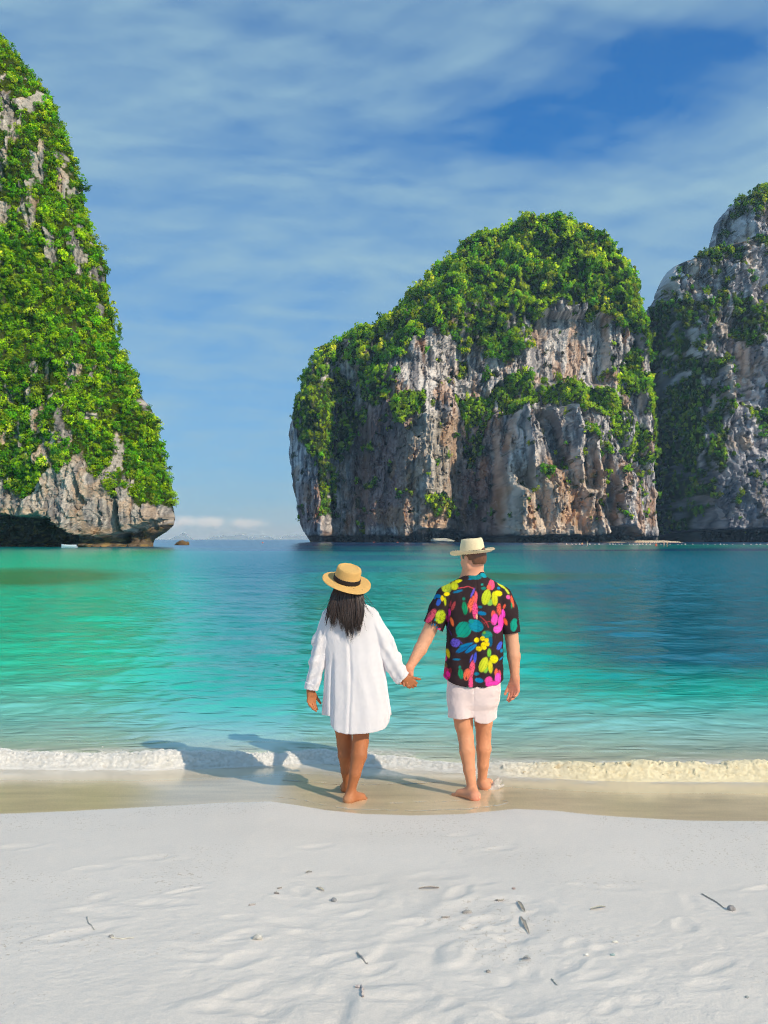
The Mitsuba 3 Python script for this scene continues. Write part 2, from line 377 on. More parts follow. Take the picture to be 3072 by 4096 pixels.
def cliff(key, left, right, Yc, B, feat, veg, paint, step, p=2.6, back=0.7, vtop=2.2, label='', mid=0.35):
    """Front surface laid over a regular grid (metres) inside the outline, a plainer back behind it; returns the grids for planting."""
    sc = (Yc - mid * B) / FOC                              # the outline is given as it measures at the middle of the bulge
    left, right = np.array(left, float), np.array(right, float)
    lo = lambda a, y: np.interp(y, a[:, 1], a[:, 0])
    y0, y1 = max(left[0, 1], right[0, 1]), 2186.0
    pys = np.arange(y0, y1 + step, step)
    xl, xr = lo(left, pys), lo(right, pys)
    jg = lambda s: 16 * (fbm(np.stack([pys / 34, 0 * pys, 0 * pys], -1), 4, s) - 0.5) * np.clip((pys - y0) / 120, 0, 1)
    xl, xr = xl + jg(3), xr + jg(4)
    nc = int((xr - xl).max() / step) + 2
    u = np.linspace(-1, 1, nc)
    u = u + 0.05 * np.sin(np.pi * u)
    U, PY = np.meshgrid(u, pys)
    PX = (xl + xr)[:, None] / 2 + U * (xr - xl)[:, None] / 2
    v = np.clip((y1 - PY) / (y1 - y0), 0, 1)
    round_ = np.clip(1 - np.abs(U) ** p, 0, 1) ** (1 / p) * np.clip(1 - v ** vtop, 0, 1) ** (1 / vtop)
    rim = np.clip((1 - U ** 18), 0, 1) * S((PY - y0) / 40)
    vm, shrubmask = veg(PX, PY)
    off = B * round_ + rim * feat(PX, PY, vm)
    X, Z = (PX - CX) * sc, ZC - (PY - HY) * sc
    Y = Yc - off
    nr = len(pys)
    verts = np.stack([X, Y, Z], -1)
    col = paint(PX, PY, vm, off)
    # back
    U2, P2 = np.meshgrid(np.linspace(-1, 1, 60), pys[::6])
    x2 = (lo(left, P2) + lo(right, P2)) / 2 + U2 * (lo(right, P2) - lo(left, P2)) / 2
    v2 = np.clip((y1 - P2) / (y1 - y0), 0, 1)
    r2 = np.clip(1 - np.abs(U2) ** 2.2, 0, 1) ** (1 / 2.2) * np.clip(1 - v2 ** 2, 0, 1) ** 0.5
    vb = np.stack([(x2 - CX) * sc, Yc + back * B * r2 * (0.8 + 0.4 * fbm(np.stack([x2 / 120, P2 / 120, 0 * x2], -1), 3, 5)), ZC - (P2 - HY) * sc], -1)
    cb = lin(70, 95, 30) + 0 * vb
    f1, f2 = grid_faces(nr, nc)[:, ::-1], grid_faces(*U2.shape)
    add(key, (np.concatenate([verts.reshape(-1, 3), vb.reshape(-1, 3)]), np.concatenate([f1, f2 + nr * nc])), 'm_attr', smooth=False,
        color=np.concatenate([col.reshape(-1, 3), cb.reshape(-1, 3)]), kind='structure', label=label)
    gy_, gx_ = np.gradient(verts, axis=0), np.gradient(verts, axis=1)
    nrm = np.cross(gx_, gy_)
    nrm /= np.linalg.norm(nrm, axis=-1, keepdims=True) + 1e-9
    nrm = np.where((nrm[..., 1:2] > 0), -nrm, nrm)
    return dict(P=verts, N=nrm, V=shrubmask, PX=PX, PY=PY, area=np.linalg.norm(np.cross(gx_, gy_), axis=-1))


# ----- foliage: leaf clumps spread through crowns
def crown_proto(seed, n, leaf, flat=0.8):
    r = np.random.default_rng(seed)
    k = r.integers(5, 9)
    cen = r.normal(0, 0.42, (k, 3)) * np.array([1, 1, flat])
    rad = r.uniform(0.36, 0.62, k)
    which = r.choice(k, n, p=rad ** 2 / (rad ** 2).sum())
    d = r.normal(0, 1, (n, 3))
    d[:, 2] = d[:, 2] + 0.35
    d /= np.linalg.norm(d, axis=1, keepdims=True)
    c = cen[which] + d * rad[which][:, None] * (1 - 0.45 * r.random(n)[:, None] ** 2)
    nn = d + r.normal(0, 0.55, (n, 3))
    nn /= np.linalg.norm(nn, axis=1, keepdims=True)
    a = np.cross(nn, r.normal(0, 1, (n, 3)))
    a /= np.linalg.norm(a, axis=1, keepdims=True)
    b = np.cross(nn, a)
    s = leaf * r.uniform(0.6, 1.35, n)[:, None]
    quad = np.stack([c - a * s - b * s * 0.45, c + b * s * 0.75 + nn * s * 0.15, c + a * s - b * s * 0.45], 1)
    sh = c / (np.linalg.norm(c, axis=1, keepdims=True) + 1e-6)
    n4 = 0.28 * nn + 0.6 * d + 0.4 * sh
    n4 /= np.linalg.norm(n4, axis=1, keepdims=True)
    tone = 0.75 + 0.5 * r.random(n)
    return quad, n4, tone


def plant(key, pos, rad, hue, protos, seed, squash=1.0, **kw):
    """Bakes crowns into one mesh with a colour for every leaf."""
    r = np.random.default_rng(seed)
    V, N, C = [], [], []
    which = r.integers(0, len(protos), len(pos))
    for w in range(len(protos)):
        q, n4, tone = protos[w]
        idx = np.nonzero(which == w)[0]
        if not len(idx):
            continue
        a = r.uniform(0, 2 * np.pi, len(idx))
        ca, sa, z = np.cos(a), np.sin(a), 0 * a
        R = np.stack([np.stack([ca, -sa, z], -1), np.stack([sa, ca, z], -1), np.stack([z, z, z + 1], -1)], 1)
        sc = rad[idx][:, None] * np.stack([1 + 0 * a, 1 + 0 * a, squash * r.uniform(0.75, 1.2, len(idx))], -1)
        v = np.einsum('kij,nqj->knqi', R, q) * sc[:, None, None, :] + pos[idx][:, None, None, :]
        n = np.einsum('kij,nj->kni', R, n4)
        V.append(v.reshape(-1, 3, 3))
        N.append(np.repeat(n.reshape(-1, 1, 3), 3, 1))
        c = hue[idx][:, None, :] * tone[None, :, None] * r.uniform(0.85, 1.15, (len(idx), len(q), 1))
        C.append(np.repeat(c.reshape(-1, 1, 3), 3, 1))
    V, N, C = (np.concatenate(x) for x in (V, N, C))
    m = len(V)
    g = np.cross(V[:, 1] - V[:, 0], V[:, 2] - V[:, 0])
    flip = (g * N[:, 0]).sum(-1) < 0
    f = np.arange(m * 3).reshape(m, 3)
    f = np.where(flip[:, None], f[:, ::-1], f)
    scene[key] = leaf_ply(V.reshape(-1, 3), f, N.reshape(-1, 3), C.reshape(-1, 3), 'm_leaf')
    if kw:
        tag(key, **kw)


scene['m_leaf'] = {'type': 'principledthin', 'base_color': VC, 'roughness': 0.7, 'eta': 1.2, 'diff_trans': 0.5}
GREENS = np.array([lin(104, 128, 22), lin(86, 120, 24), lin(60, 100, 26), lin(48, 84, 28), lin(120, 138, 26), lin(92, 104, 34), lin(64, 112, 20), lin(134, 140, 44)])
GW = np.array([.2, .2, .15, .1, .12, .08, .12, .03])


def pick(g, n, seed, minslope=None, weight=None):
    """n random planting spots on the masked part of a cliff grid."""
    r = np.random.default_rng(seed)
    w = g['V'] * np.minimum(g['area'], np.median(g['area']) * 6)
    if weight is not None:
        w = w * weight
    w = w.ravel() / w.sum()
    i = r.choice(w.size, n, p=w)
    P, N = g['P'].reshape(-1, 3)[i], g['N'].reshape(-1, 3)[i]
    return P, N, g['PX'].ravel()[i], g['PY'].ravel()[i]


def hues(P, sc, seed):
    """Bush colours that drift in patches."""
    r = np.random.default_rng(seed)
    d = fbm(P / sc, 3, seed)
    i = r.choice(len(GREENS), len(P), p=GW)
    c = GREENS[i]
    return c * (0.72 + 0.75 * (d[:, None] - 0.22)) * r.uniform(0.55, 1.35, (len(P), 1)) * 1.95


def rockpaint(base, dark, PX, PY, seed):
    q = np.stack([PX, PY, 0 * PX], -1)
    w = PX + 14 * (fbm(q / 60, 3, seed + 5) - 0.5)
    streak = fbm(np.stack([w / 9, PY / 120, 0 * PX], -1), 4, seed)
    blot = fbm(q / 38, 4, seed + 1)
    grain = noise(q / 5.0, seed + 2)
    t = S((streak - 0.42) / 0.22)[..., None]
    c = base * (1 - t * 0.80) + dark * t * 0.80
    seep = S((fbm(np.stack([(PX + 10 * (fbm(q / 50, 2, seed + 8) - 0.5)) / 5.5, PY / 190, 0 * PX], -1), 3, seed + 9) - 0.60) / 0.06)[..., None]
    c = c * (1 - 0.55 * seep * np.array([1.0, .98, .92]))
    c = c * (0.80 + 0.62 * (blot[..., None] - 0.30)) * (0.90 + 0.20 * grain[..., None])
    och = S((fbm(np.stack([w / 40, PY / 90, 0 * PX], -1), 4, seed + 7) - 0.56) / 0.10)[..., None]
    return c, och


# ---- the domed island rock in the middle of the bay mouth
ISL_L = [(2140, 838), (2090, 852), (2035, 882), (1945, 917), (1870, 948), (1778, 1032), (1714, 1092), (1628, 1182), (1584, 1242), (1490, 1292), (1390, 1324), (1312, 1374),
         (1230, 1450), (1185, 1580), (1152, 1690), (1148, 1800), (1165, 1950), (1190, 2080), (1215, 2150), (1235, 2168), (1240, 2190)]
ISL_R = [(2180, 838), (2210, 832), (2280, 848), (2340, 875), (2400, 910), (2460, 960), (2500, 1010), (2540, 1080), (2562, 1150), (2574, 1220), (2598, 1300), (2606, 1400), (2612, 1560),
         (2622, 1700), (2636, 1850), (2648, 2000), (2655, 2190)]
ISL_VEG = [
    [(1570, 1230), (1600, 1180), (1680, 1090), (1750, 1015), (1850, 930), (2000, 865), (2200, 815), (2350, 860), (2460, 945), (2560, 1080), (2590, 1200), (2570, 1320), (2520, 1345), (2450, 1330), (2400, 1295),
     (2300, 1272), (2180, 1265), (2120, 1320), (2080, 1390), (2040, 1440), (1985, 1490), (1940, 1440), (1850, 1450), (1800, 1400), (1720, 1380), (1640, 1420)],
    [(1355, 1325), (1470, 1280), (1570, 1225), (1640, 1180), (1760, 1300), (1700, 1380), (1640, 1420), (1600, 1500), (1575, 1640), (1500, 1665), (1450, 1600), (1420, 1500), (1380, 1420)],
    [(1170, 1570), (1230, 1450), (1290, 1370), (1380, 1330), (1375, 1420), (1345, 1480), (1340, 1600), (1340, 1750), (1365, 1810), (1330, 1900), (1280, 1850), (1215, 1780), (1172, 1700)],
    [(1285, 1850), (1345, 1900), (1345, 2010), (1310, 2080), (1290, 2090), (1285, 1980)],
    [(1345, 1480), (1450, 1600), (1480, 1690), (1420, 1760), (1360, 1850), (1320, 1720)],
    [(1560, 1650), (1640, 1625), (1705, 1612), (1690, 1660), (1600, 1730), (1568, 1710)],
    [(1785, 1610), (1870, 1640), (1930, 1620), (1990, 1540), (2060, 1530), (2100, 1590), (2250, 1570), (2400, 1585), (2480, 1640), (2530, 1720), (2575, 1790), (2570, 1850), (2540, 1870), (2500, 1850), (2480, 1870),
     (2440, 1800), (2400, 1700), (2330, 1665), (2240, 1655), (2180, 1640), (2100, 1650), (2060, 1670), (1990, 1690), (1930, 1740), (1915, 1790), (1860, 1770), (1830, 1690)],
    [(2520, 1370), (2560, 1500), (2600, 1600), (2618, 1730), (2560, 1640), (2530, 1560), (2490, 1600), (2440, 1585), (2470, 1470), (2500, 1420)],
    [(2560, 1750), (2640, 1740), (2645, 1850), (2570, 1860)],
    [(2260, 1730), (2320, 1755), (2365, 1820), (2360, 1850), (2290, 1790)], [(2380, 1740), (2420, 1800), (2425, 1860), (2395, 1830)],
    [(2070, 1900), (2115, 1905), (2105, 1945), (2060, 1930)], [(1690, 2005), (1760, 1990), (1800, 2005), (1790, 2080), (1720, 2080)], [(2480, 1900), (2510, 1950), (2490, 2050), (2475, 1980)],
    [(2250, 1915), (2290, 1930), (2260, 1955)], [(1800, 1470), (1860, 1480), (1840, 1540), (1790, 1560)], [(1840, 1760), (1900, 1800), (1890, 1880), (1850, 1870)], [(1920, 1620), (1960, 1700), (1930, 1850), (1890, 1800)],
    [(2545, 1330), (2600, 1350), (2606, 1450), (2570, 1420)], [(1430, 2100), (1460, 2090), (1460, 2130), (1435, 2125)]]


def isl_feat(px, py, vm):
    crest = np.interp(px, [1930, 1965, 2000, 2025, 2048, 2085, 2115, 2150, 2190, 2226, 2262, 2330, 2400, 2470, 2505], [2060, 1890, 1740, 1660, 1628, 1690, 1706, 1646, 1700, 1640, 1706, 1730, 1810, 1900, 2000])
    f = 34 * box_(px, py, 1965 - 0.03 * (py - 1700), 2490, 40, 90) * S((py - crest) / 46) * (0.62 + 0.38 * S((py - crest) / 300))              # the front buttress
    f = f - 14 * box_(px, py, 2100, 2400, 60, 40, 1285, 1560, 20, 40)                                # the pale wall under the dome
    ridge_x = 1760 - (py - 1200) * 0.46
    f = f + 26 * np.exp(-((px - ridge_x) / 95) ** 2) * box_(px, py, -9e9, 9e9, 1, 1, 1150, 1720, 160, 120)   # wooded rib down to the left
    f = f + 16 * box_(px, py, 1175, 1320, 60, 60, 1400, 9e9, 160, 30)                                # nose at the left
    f = f - 25 * box_(px, py, 1325, 1470, 60, 40, 1540, 9e9, 160, 60)                                # shaded recess
    f = f + 16 * box_(px, py, 1580, 1800, 90, 60, 1560, 9e9, 150, 60)                                # middle buttress
    f = f - 24 * box_(px, py, 1790 - (py - 1900) * .1, 1965, 70, 24, 1740, 9e9, 150, 60)                                # dark chimney left of the buttress
    f = f - 20 * box_(px, py, 2505, 2640, 40, 60, 1880, 9e9, 120, 60)
    f = f + 15 * box_(px, py, 2540, 2640, 40, 40, 1340, 1860, 80, 90)                                # rib at the right
    f = f - 20 * box_(px, py, 1990 + (py - 1800) * 0.04, 2052 + (py - 1800) * 0.04, 46, 12, 1720, 1975, 60, 30)      # clefts in the buttress
    f = f - 20 * box_(px, py, 2098 + (py - 1750) * 0.22, 2152 + (py - 1750) * 0.3, 40, 12, 1690, 1905, 50, 26)
    f = f - 13 * box_(px, py, 2240 + (py - 1900) * .15, 2296 + (py - 1900) * .1, 40, 10, 1820, 1980, 60, 24) - 12 * box_(px, py, 2335, 2368 + (py - 1900) * .12, 30, 10, 1860, 2060, 50, 40) - 12 * box_(px, py, 2310 + (py - 2060) * .5, 2350 + (py - 2060) * .5, 34, 12, 2010, 2150, 30, 20)
    f = f + 8 * box_(px, py, 1990, 2140, 40, 60, 1960, 9e9, 60, 40) + 7 * box_(px, py, 2370, 2480, 40, 60, 1900, 9e9, 60, 40)
    f = f + 10 * np.abs(np.sin((px - 0.22 * (py - 1700) + 50 * fbm(np.stack([px / 120, py / 160, 0 * px], -1), 3, 88)) / 46)) * S((py - 1640) / 60) * S((px - 1960) / 60) + 11.5 * crags(px, py, 40) * (1 - 0.65 * vm) * (1 - 0.5 * box_(px, py, 2085, 2430, 50, 50, 1280, 1570, 40, 40))
    for sx_, sy_, sw, sh in ((2045, 1630, 34, 95), (2010, 1700, 26, 80), (2135, 1652, 40, 90), (2222, 1648, 30, 80), (2295, 1690, 30, 70), (1700, 1690, 40, 100), (1940, 1810, 26, 110)):
        f = f + 11 * np.exp(-((px - sx_) / sw) ** 2 * (1 + 1.2 * np.clip((sy_ + sh - py) / sh, 0, 2))) * S((py - sy_) / 18) * S((sy_ + 5 * sh - py) / (3 * sh)) + 6 * vm * (fbm(np.stack([px / 60, py / 60, 0 * px], -1), 3, 8) - 0.5)
    # notch cut by the sea, with small caves
    cave = 2143 - 26 * box_(px, py, 1640, 1850, 60, 60) - 36 * box_(px, py, 2335, 2430, 30, 30) + 14 * (fbm(np.stack([px / 25, 0 * px, 0 * px], -1), 3, 4) - 0.5)
    return f - 26 * S((py - cave) / 7)


def isl_veg(px, py):
    m = soft(ISL_VEG, px, py, 4, 1.0)
    q = np.stack([px, py, 0 * px], -1)
    gaps = S((fbm(np.stack([px / 22, py / 60, 0 * px], -1), 4, 17) - 0.35) / 0.06)
    tuft = (fbm(q / 26, 4, 19) > 0.70) & (py < 2090) & (py > 1300)
    m = np.maximum(m * np.maximum(gaps, (py < 1230) * 1.0), tuft * 0.8)
    return m, m


def isl_paint(px, py, vm, off):
    c, och = rockpaint(lin(218, 211, 208), lin(108, 108, 118), px, py, 200)
    warm = box_(px, py, 1960, 2330, 80, 160, 1890, 9e9, 120, 30)[..., None]
    c = c * (1 - 0.45 * warm) + 0.45 * warm * lin(205, 172, 132)
    red = box_(px, py, 1410, 1640, 60, 60, 1640, 2110, 100, 40)[..., None] + 0.8 * box_(px, py, 1195, 1290, 30, 30, 1940, 2120, 60, 30)[..., None] + 0.9 * box_(px, py, 1790, 1960, 60, 30, 1880, 9e9, 100, 30)[..., None]
    c = c * (1 - 0.72 * red) + 0.72 * red * lin(150, 108, 100) * (0.6 + 0.8 * fbm(np.stack([px / 14, py / 70, 0 * px], -1), 3, 3)[..., None])
    beige = box_(px, py, 1600, 1830, 80, 60, 1700, 2130, 80, 40)[..., None]
    c = c * (1 - 0.4 * beige) + 0.4 * beige * lin(176, 160, 130)
    c = c * (1 - 0.45 * och) + 0.45 * och * lin(190, 142, 98)
    foot_tone = S((py - 2128) / 18)[..., None]  # rock colour darker towards the waterline
    c = c * (1 - 0.75 * foot_tone) + 0.75 * foot_tone * lin(62, 58, 58)
    return c * (1 - vm[..., None]) + vm[..., None] * lin(52, 66, 24)


isl = cliff('cliff', ISL_L, ISL_R, 650.0, 62.0, isl_feat, isl_veg, isl_paint, 4.5, label='domed grey limestone island rock with a wooded top, standing behind the couple')
PROT_FAR = [crown_proto(s, 82, 0.29) for s in range(8)]
P, N, ppx, ppy = pick(isl, 4700, 71)
r = np.random.default_rng(5)
rad = (1.2 + 2.7 * r.random(len(P)) ** 1.8) * np.where(ppy < 1560, 1.0, 0.65)
plant('jungle', P + N * rad[:, None] * 0.12 + np.array([0, -.25, 0.05]) * rad[:, None], rad, hues(P, 20, 3) * np.array([1.5, 1.4, .9]), PROT_FAR, 9, kind='stuff',
      label='dense green shrubs and trees covering the domed island rock')

P, N, ppx, ppy = pick(isl, 2600, 171, weight=inside([ISL_VEG[5], ISL_VEG[6], ISL_VEG[7], ISL_VEG[9], ISL_VEG[10]], isl['PX'], isl['PY']) * 1.0)
rad = r.uniform(0.7, 1.5, len(P))
plant('grass', P + N * rad[:, None] * 0.3, rad, np.repeat(lin(136, 166, 30)[None], len(P), 0) * r.uniform(1.2, 2.0, (len(P), 1)), PROT_FAR[:4], 19, squash=0.8, kind='stuff', label='bright grass and low creepers on the ledges of the island rock')

# ---- the higher cliff at the right edge, behind the island
RC_L = [(3300, 640), (3180, 680), (3072, 730), (3000, 765), (2960, 790), (2925, 825), (2905, 860), (2890, 920), (2878, 970), (2868, 992), (2830, 1005), (2790, 1015), (2760, 1040), (2712, 1050), (2682, 1090),
        (2660, 1140), (2658, 1170), (2620, 1210), (2608, 1240), (2582, 1295), (2550, 1400), (2540, 1600), (2540, 2190)]
RC_R = [(3380, 640), (3440, 720), (3480, 900), (3500, 1200), (3520, 2190)]
RC_VEG = [
    [(2955, 800), (3010, 760), (3090, 715), (3400, 630), (3500, 800), (3072, 860), (3010, 880), (2960, 850)],
    [(2787, 1010), (2845, 1005), (2850, 1060), (2840, 1110), (2800, 1080)], [(2831, 1010), (2880, 985), (2925, 1040), (2935, 1110), (2880, 1090)],
    [(2968, 975), (3020, 990), (3072, 1000), (3200, 1000), (3200, 1080), (3040, 1060), (2995, 1060)], [(2668, 1180), (2720, 1200), (2790, 1240), (2850, 1170), (2860, 1215), (2790, 1330), (2740, 1350), (2690, 1330)],
    [(2865, 1230), (2930, 1230), (3004, 1260), (3010, 1412), (2930, 1420), (2880, 1360)], [(3018, 1255), (3072, 1250), (3200, 1280), (3200, 1400), (3072, 1370), (3025, 1330)],
    [(2696, 1470), (2760, 1480), (2828, 1480), (2780, 1540), (2760, 1640), (2710, 1650)], [(2770, 1640), (2830, 1640), (2820, 1760), (2790, 1890), (2750, 1960), (2750, 1850)],
    [(2872, 1640), (2950, 1660), (3072, 1690), (3200, 1700), (3200, 1880), (3040, 1850), (2980, 1840), (2940, 1760)], [(2720, 1890), (2762, 1890), (2750, 2000), (2735, 2094), (2712, 2094)],
    [(2980, 1895), (3045, 1895), (3040, 1925), (2985, 1925)], [(2560, 1900), (2680, 1880), (2690, 2050), (2700, 2130), (2560, 2130)], [(2830, 1500), (2900, 1510), (2870, 1560), (2830, 1540)],
    [(3040, 1950), (3200, 1940), (3200, 2020), (3050, 2010)], [(2540, 1260), (2620, 1215), (2665, 1210), (2700, 1360), (2728, 1560), (2742, 1800), (2740, 2130), (2540, 2130)]]


def rc_feat(px, py, vm):
    f = -110 * (1 - S((px - 2620 - 0.10 * (py - 1300)) / 70)) * S((py - 1200) / 160)                             # the shaded side that turns away
    f = f + 26 * box_(px, py, 2750 - 0.12 * (py - 1900), 9e9, 110, 1, 1850, 9e9, 260, 60)             # the great lower slab
    f = f + 18 * np.exp(-((px - 2810) / 46) ** 2) * box_(px, py, -9e9, 9e9, 1, 1, 1480, 1720, 40, 80)    # pinnacle
    f = f - 16 * box_(px, py, 2840, 2930, 50, 60, 1300, 1640, 80, 60) - 12 * box_(px, py, 2990, 3080, 40, 50, 1060, 1300, 60, 60)
    f = f + 12 * box_(px, py, 2720, 2830, 40, 40, 1340, 1480, 40, 40) - 22 * box_(px, py, 2880, 2965, 30, 60, 850, 980, 60, 30)
    f = f + 14 * box_(px, py, 2980, 9e9, 50, 1, 1440, 1620, 60, 60)
    f = f + 15 * crags(px, py, 90) * (1 - 0.5 * vm)
    cave = 2118 - 0.02 * (px - 2720) + 8 * (fbm(np.stack([px / 40, 0 * px, 0 * px], -1), 3, 14) - 0.5)
    return f - 52 * S((py - cave) / 7) * S((px - 2690) / 40)


def rc_veg(px, py):
    m = soft(RC_VEG, px, py, 4, 1.2)
    gaps = S((fbm(np.stack([px / 20, py / 40, 0 * px], -1), 4, 27) - 0.36) / 0.06)
    tuft = (fbm(np.stack([px / 24, py / 24, 0 * px], -1), 4, 29) > 0.69) & (py < 2080)
    m = np.maximum(m * gaps, tuft * 0.8)
    return m, m


def rc_paint(px, py, vm, off):
    c, och = rockpaint(lin(210, 206, 210), lin(92, 94, 108), px, py, 300)
    c = c * (1 - 0.35 * och) + 0.35 * och * lin(190, 160, 120)
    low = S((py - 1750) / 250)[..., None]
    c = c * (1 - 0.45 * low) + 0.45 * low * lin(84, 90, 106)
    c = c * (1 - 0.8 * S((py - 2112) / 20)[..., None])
    return c * (1 - vm[..., None]) + vm[..., None] * lin(50, 62, 24)


rc = cliff('cliff', RC_L, RC_R, 720.0, 70.0, rc_feat, rc_veg, rc_paint, 4.8, p=3.0, label='tall craggy grey cliff at the right edge, dark undercut along its foot')
P, N, ppx, ppy = pick(rc, 2200, 72, weight=(rc['PX'] < 3200))
rad = r.uniform(1.4, 3.4, len(P)) * 0.9
plant('jungle_001', P + N * rad[:, None] * 0.15 + np.array([0, 0, 0.3]) * rad[:, None], rad, hues(P, 26, 6) * 0.92, PROT_FAR, 10, kind='stuff', label='green scrub clinging to ledges of the craggy right-hand cliff')

# ---- the steep wooded headland on the left
LC_R = [(-330, -140), (-180, -20), (-60, 95), (0, 168), (55, 222), (108, 288), (188, 370), (208, 420), (232, 480), (256, 545), (280, 620), (302, 690), (316, 730), (322, 800), (334, 870), (346, 912), (374, 960),
        (404, 1022), (412, 1080), (416, 1150), (432, 1220), (448, 1310), (462, 1390), (490, 1430), (528, 1500), (548, 1570), (606, 1640), (622, 1700), (634, 1800), (648, 1860), (672, 1920), (680, 1990), (688, 2030),
        (697, 2070), (692, 2100), (660, 2128), (625, 2146), (606, 2166), (604, 2190)]
LC_L = [(-400, -140), (-420, 0), (-440, 400), (-450, 1000), (-460, 2190)]
LC_ROCK = [
    [(-900, 1940), (-100, 1930), (0, 1915), (60, 1920), (110, 1955), (190, 1985), (238, 2010), (268, 1990), (300, 1935), (345, 1895), (395, 1930), (402, 1850), (430, 1835), (462, 1920), (500, 1955), (525, 2005),
     (560, 1995), (612, 2040), (660, 2022), (705, 2050), (705, 2200), (-900, 2200)],
    [(0, 1580), (50, 1588), (62, 1650), (88, 1720), (112, 1830), (60, 1845), (0, 1830), (-60, 1760)], [(236, 1690), (300, 1655), (312, 1760), (270, 1775)], [(300, 1775), (328, 1800), (328, 1885), (288, 1860)],
    [(18, 640), (62, 650), (112, 790), (118, 845), (80, 832), (40, 760)], [(214, 708), (246, 698), (242, 795), (214, 800)], [(276, 715), (304, 740), (302, 845), (282, 835)], [(108, 915), (148, 920), (146, 1015), (124, 1000)],
    [(58, 1045), (102, 1055), (102, 1145), (68, 1132)], [(260, 985), (294, 1020), (290, 1105), (268, 1100)], [(344, 1468), (392, 1540), (386, 1595), (358, 1560)], [(0, 490), (32, 505), (28, 540), (0, 545)],
    [(340, 1050), (372, 1060), (366, 1140), (346, 1130)], [(150, 1580), (165, 1600), (160, 1660), (146, 1650)], [(404, 1230), (430, 1240), (430, 1300), (408, 1290)]]


def lc_feat(px, py, vm):
    q = np.stack([px, py, 0 * px], -1)
    f = 9 * (fbm(q / np.array([170, 300, 1.0]), 3, 77) - 0.5) * 2
    f = f + 3.6 * crags(px, py, 140) * (1 - 0.4 * vm)
    f = f + 3.0 * box_(px, py, 360, 520, 60, 40, 1900, 9e9, 80, 20) + 2.5 * box_(px, py, 545, 720, 30, 40, 1960, 9e9, 60, 20) - 3 * box_(px, py, 528, 548, 8, 8, 2030, 9e9, 40, 20)
    jag = 16 * (fbm(np.stack([px / 26, 0 * px, 0 * px], -1), 4, 41) - 0.5) + 12 * (fbm(np.stack([px / 9, 0 * px, 0 * px + 3], -1), 2, 42) - 0.5)
    roof = np.interp(px, [-900, 0, 60, 130, 200, 300, 345, 372, 420, 480, 520, 545, 590, 640, 700], [2050, 2052, 2056, 2062, 2070, 2070, 2085, 2120, 2142, 2140, 2132, 2128, 2112, 2086, 2074]) + jag
    deep = np.interp(px, [-900, 330, 390, 480, 560, 700], [24, 24, 11, 9, 8, 5])
    shelf = 6 * S((py - 2168) / 10) + 2.5 * (fbm(q / 22, 3, 43) - 0.5) * S((py - roof) / 20)
    return f - deep * S((py - roof) / 5) + shelf


def lc_veg(px, py):
    rock = soft(LC_ROCK, px, py, 4, 0.55)
    gaps = S((fbm(np.stack([px / 24, py / 85, 0 * px], -1), 4, 37) - 0.345) / 0.05)
    m = (1 - rock) * np.maximum(gaps, (py > 1150) * (py < 1500) * 0.9)
    return m, m * (py < 2050)


def lc_paint(px, py, vm, off):
    c, och = rockpaint(lin(192, 182, 172), lin(122, 118, 120), px, py, 400)
    c = c * (1 - 0.3 * och) + 0.3 * och * lin(206, 164, 116)
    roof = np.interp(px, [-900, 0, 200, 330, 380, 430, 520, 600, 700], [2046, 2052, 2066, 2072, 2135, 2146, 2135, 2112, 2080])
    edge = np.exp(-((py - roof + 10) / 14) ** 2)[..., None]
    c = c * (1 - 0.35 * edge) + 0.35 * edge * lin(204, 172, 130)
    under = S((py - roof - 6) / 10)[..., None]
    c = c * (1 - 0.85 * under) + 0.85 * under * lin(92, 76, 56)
    pale = (S((fbm(np.stack([px / 14, py / 9, 0 * px], -1), 3, 51) - 0.60) / 0.05) * S((py - roof - 4) / 10))[..., None]
    c = c * (1 - 0.6 * pale) + 0.6 * pale * lin(170, 140, 84)
    return c * (1 - vm[..., None]) + vm[..., None] * lin(58, 70, 22)


lc = cliff('cliff', LC_L, LC_R, 250.0, 26.0, lc_feat, lc_veg, lc_paint, 4.4, p=2.2, mid=0.05, label='steep headland cliff at the left, thickly overgrown, pale rock overhanging the water')
PROT_NEAR = [crown_proto(100 + s, 118, 0.20, 0.85) for s in range(8)]
P, N, ppx, ppy = pick(lc, 4700, 73, weight=(lc['PX'] > -160) * 1.0)
big = r.random(len(P)) < 0.30
rad = np.where(big, r.uniform(0.95, 1.75, len(P)), r.uniform(0.42, 1.0, len(P))) * np.interp(ppy, [150, 700, 1100, 2050], [0.75, 0.8, 1.1, 1.0])
plant('jungle_002', P + N * rad[:, None] * 0.2 + np.array([0, 0, 0.25]) * rad[:, None], rad, hues(P, 11, 12) * np.array([1.36, 1.42, 0.80]), PROT_NEAR, 11, kind='stuff',
      label='sunlit yellow-green bushes and creepers covering the left headland')
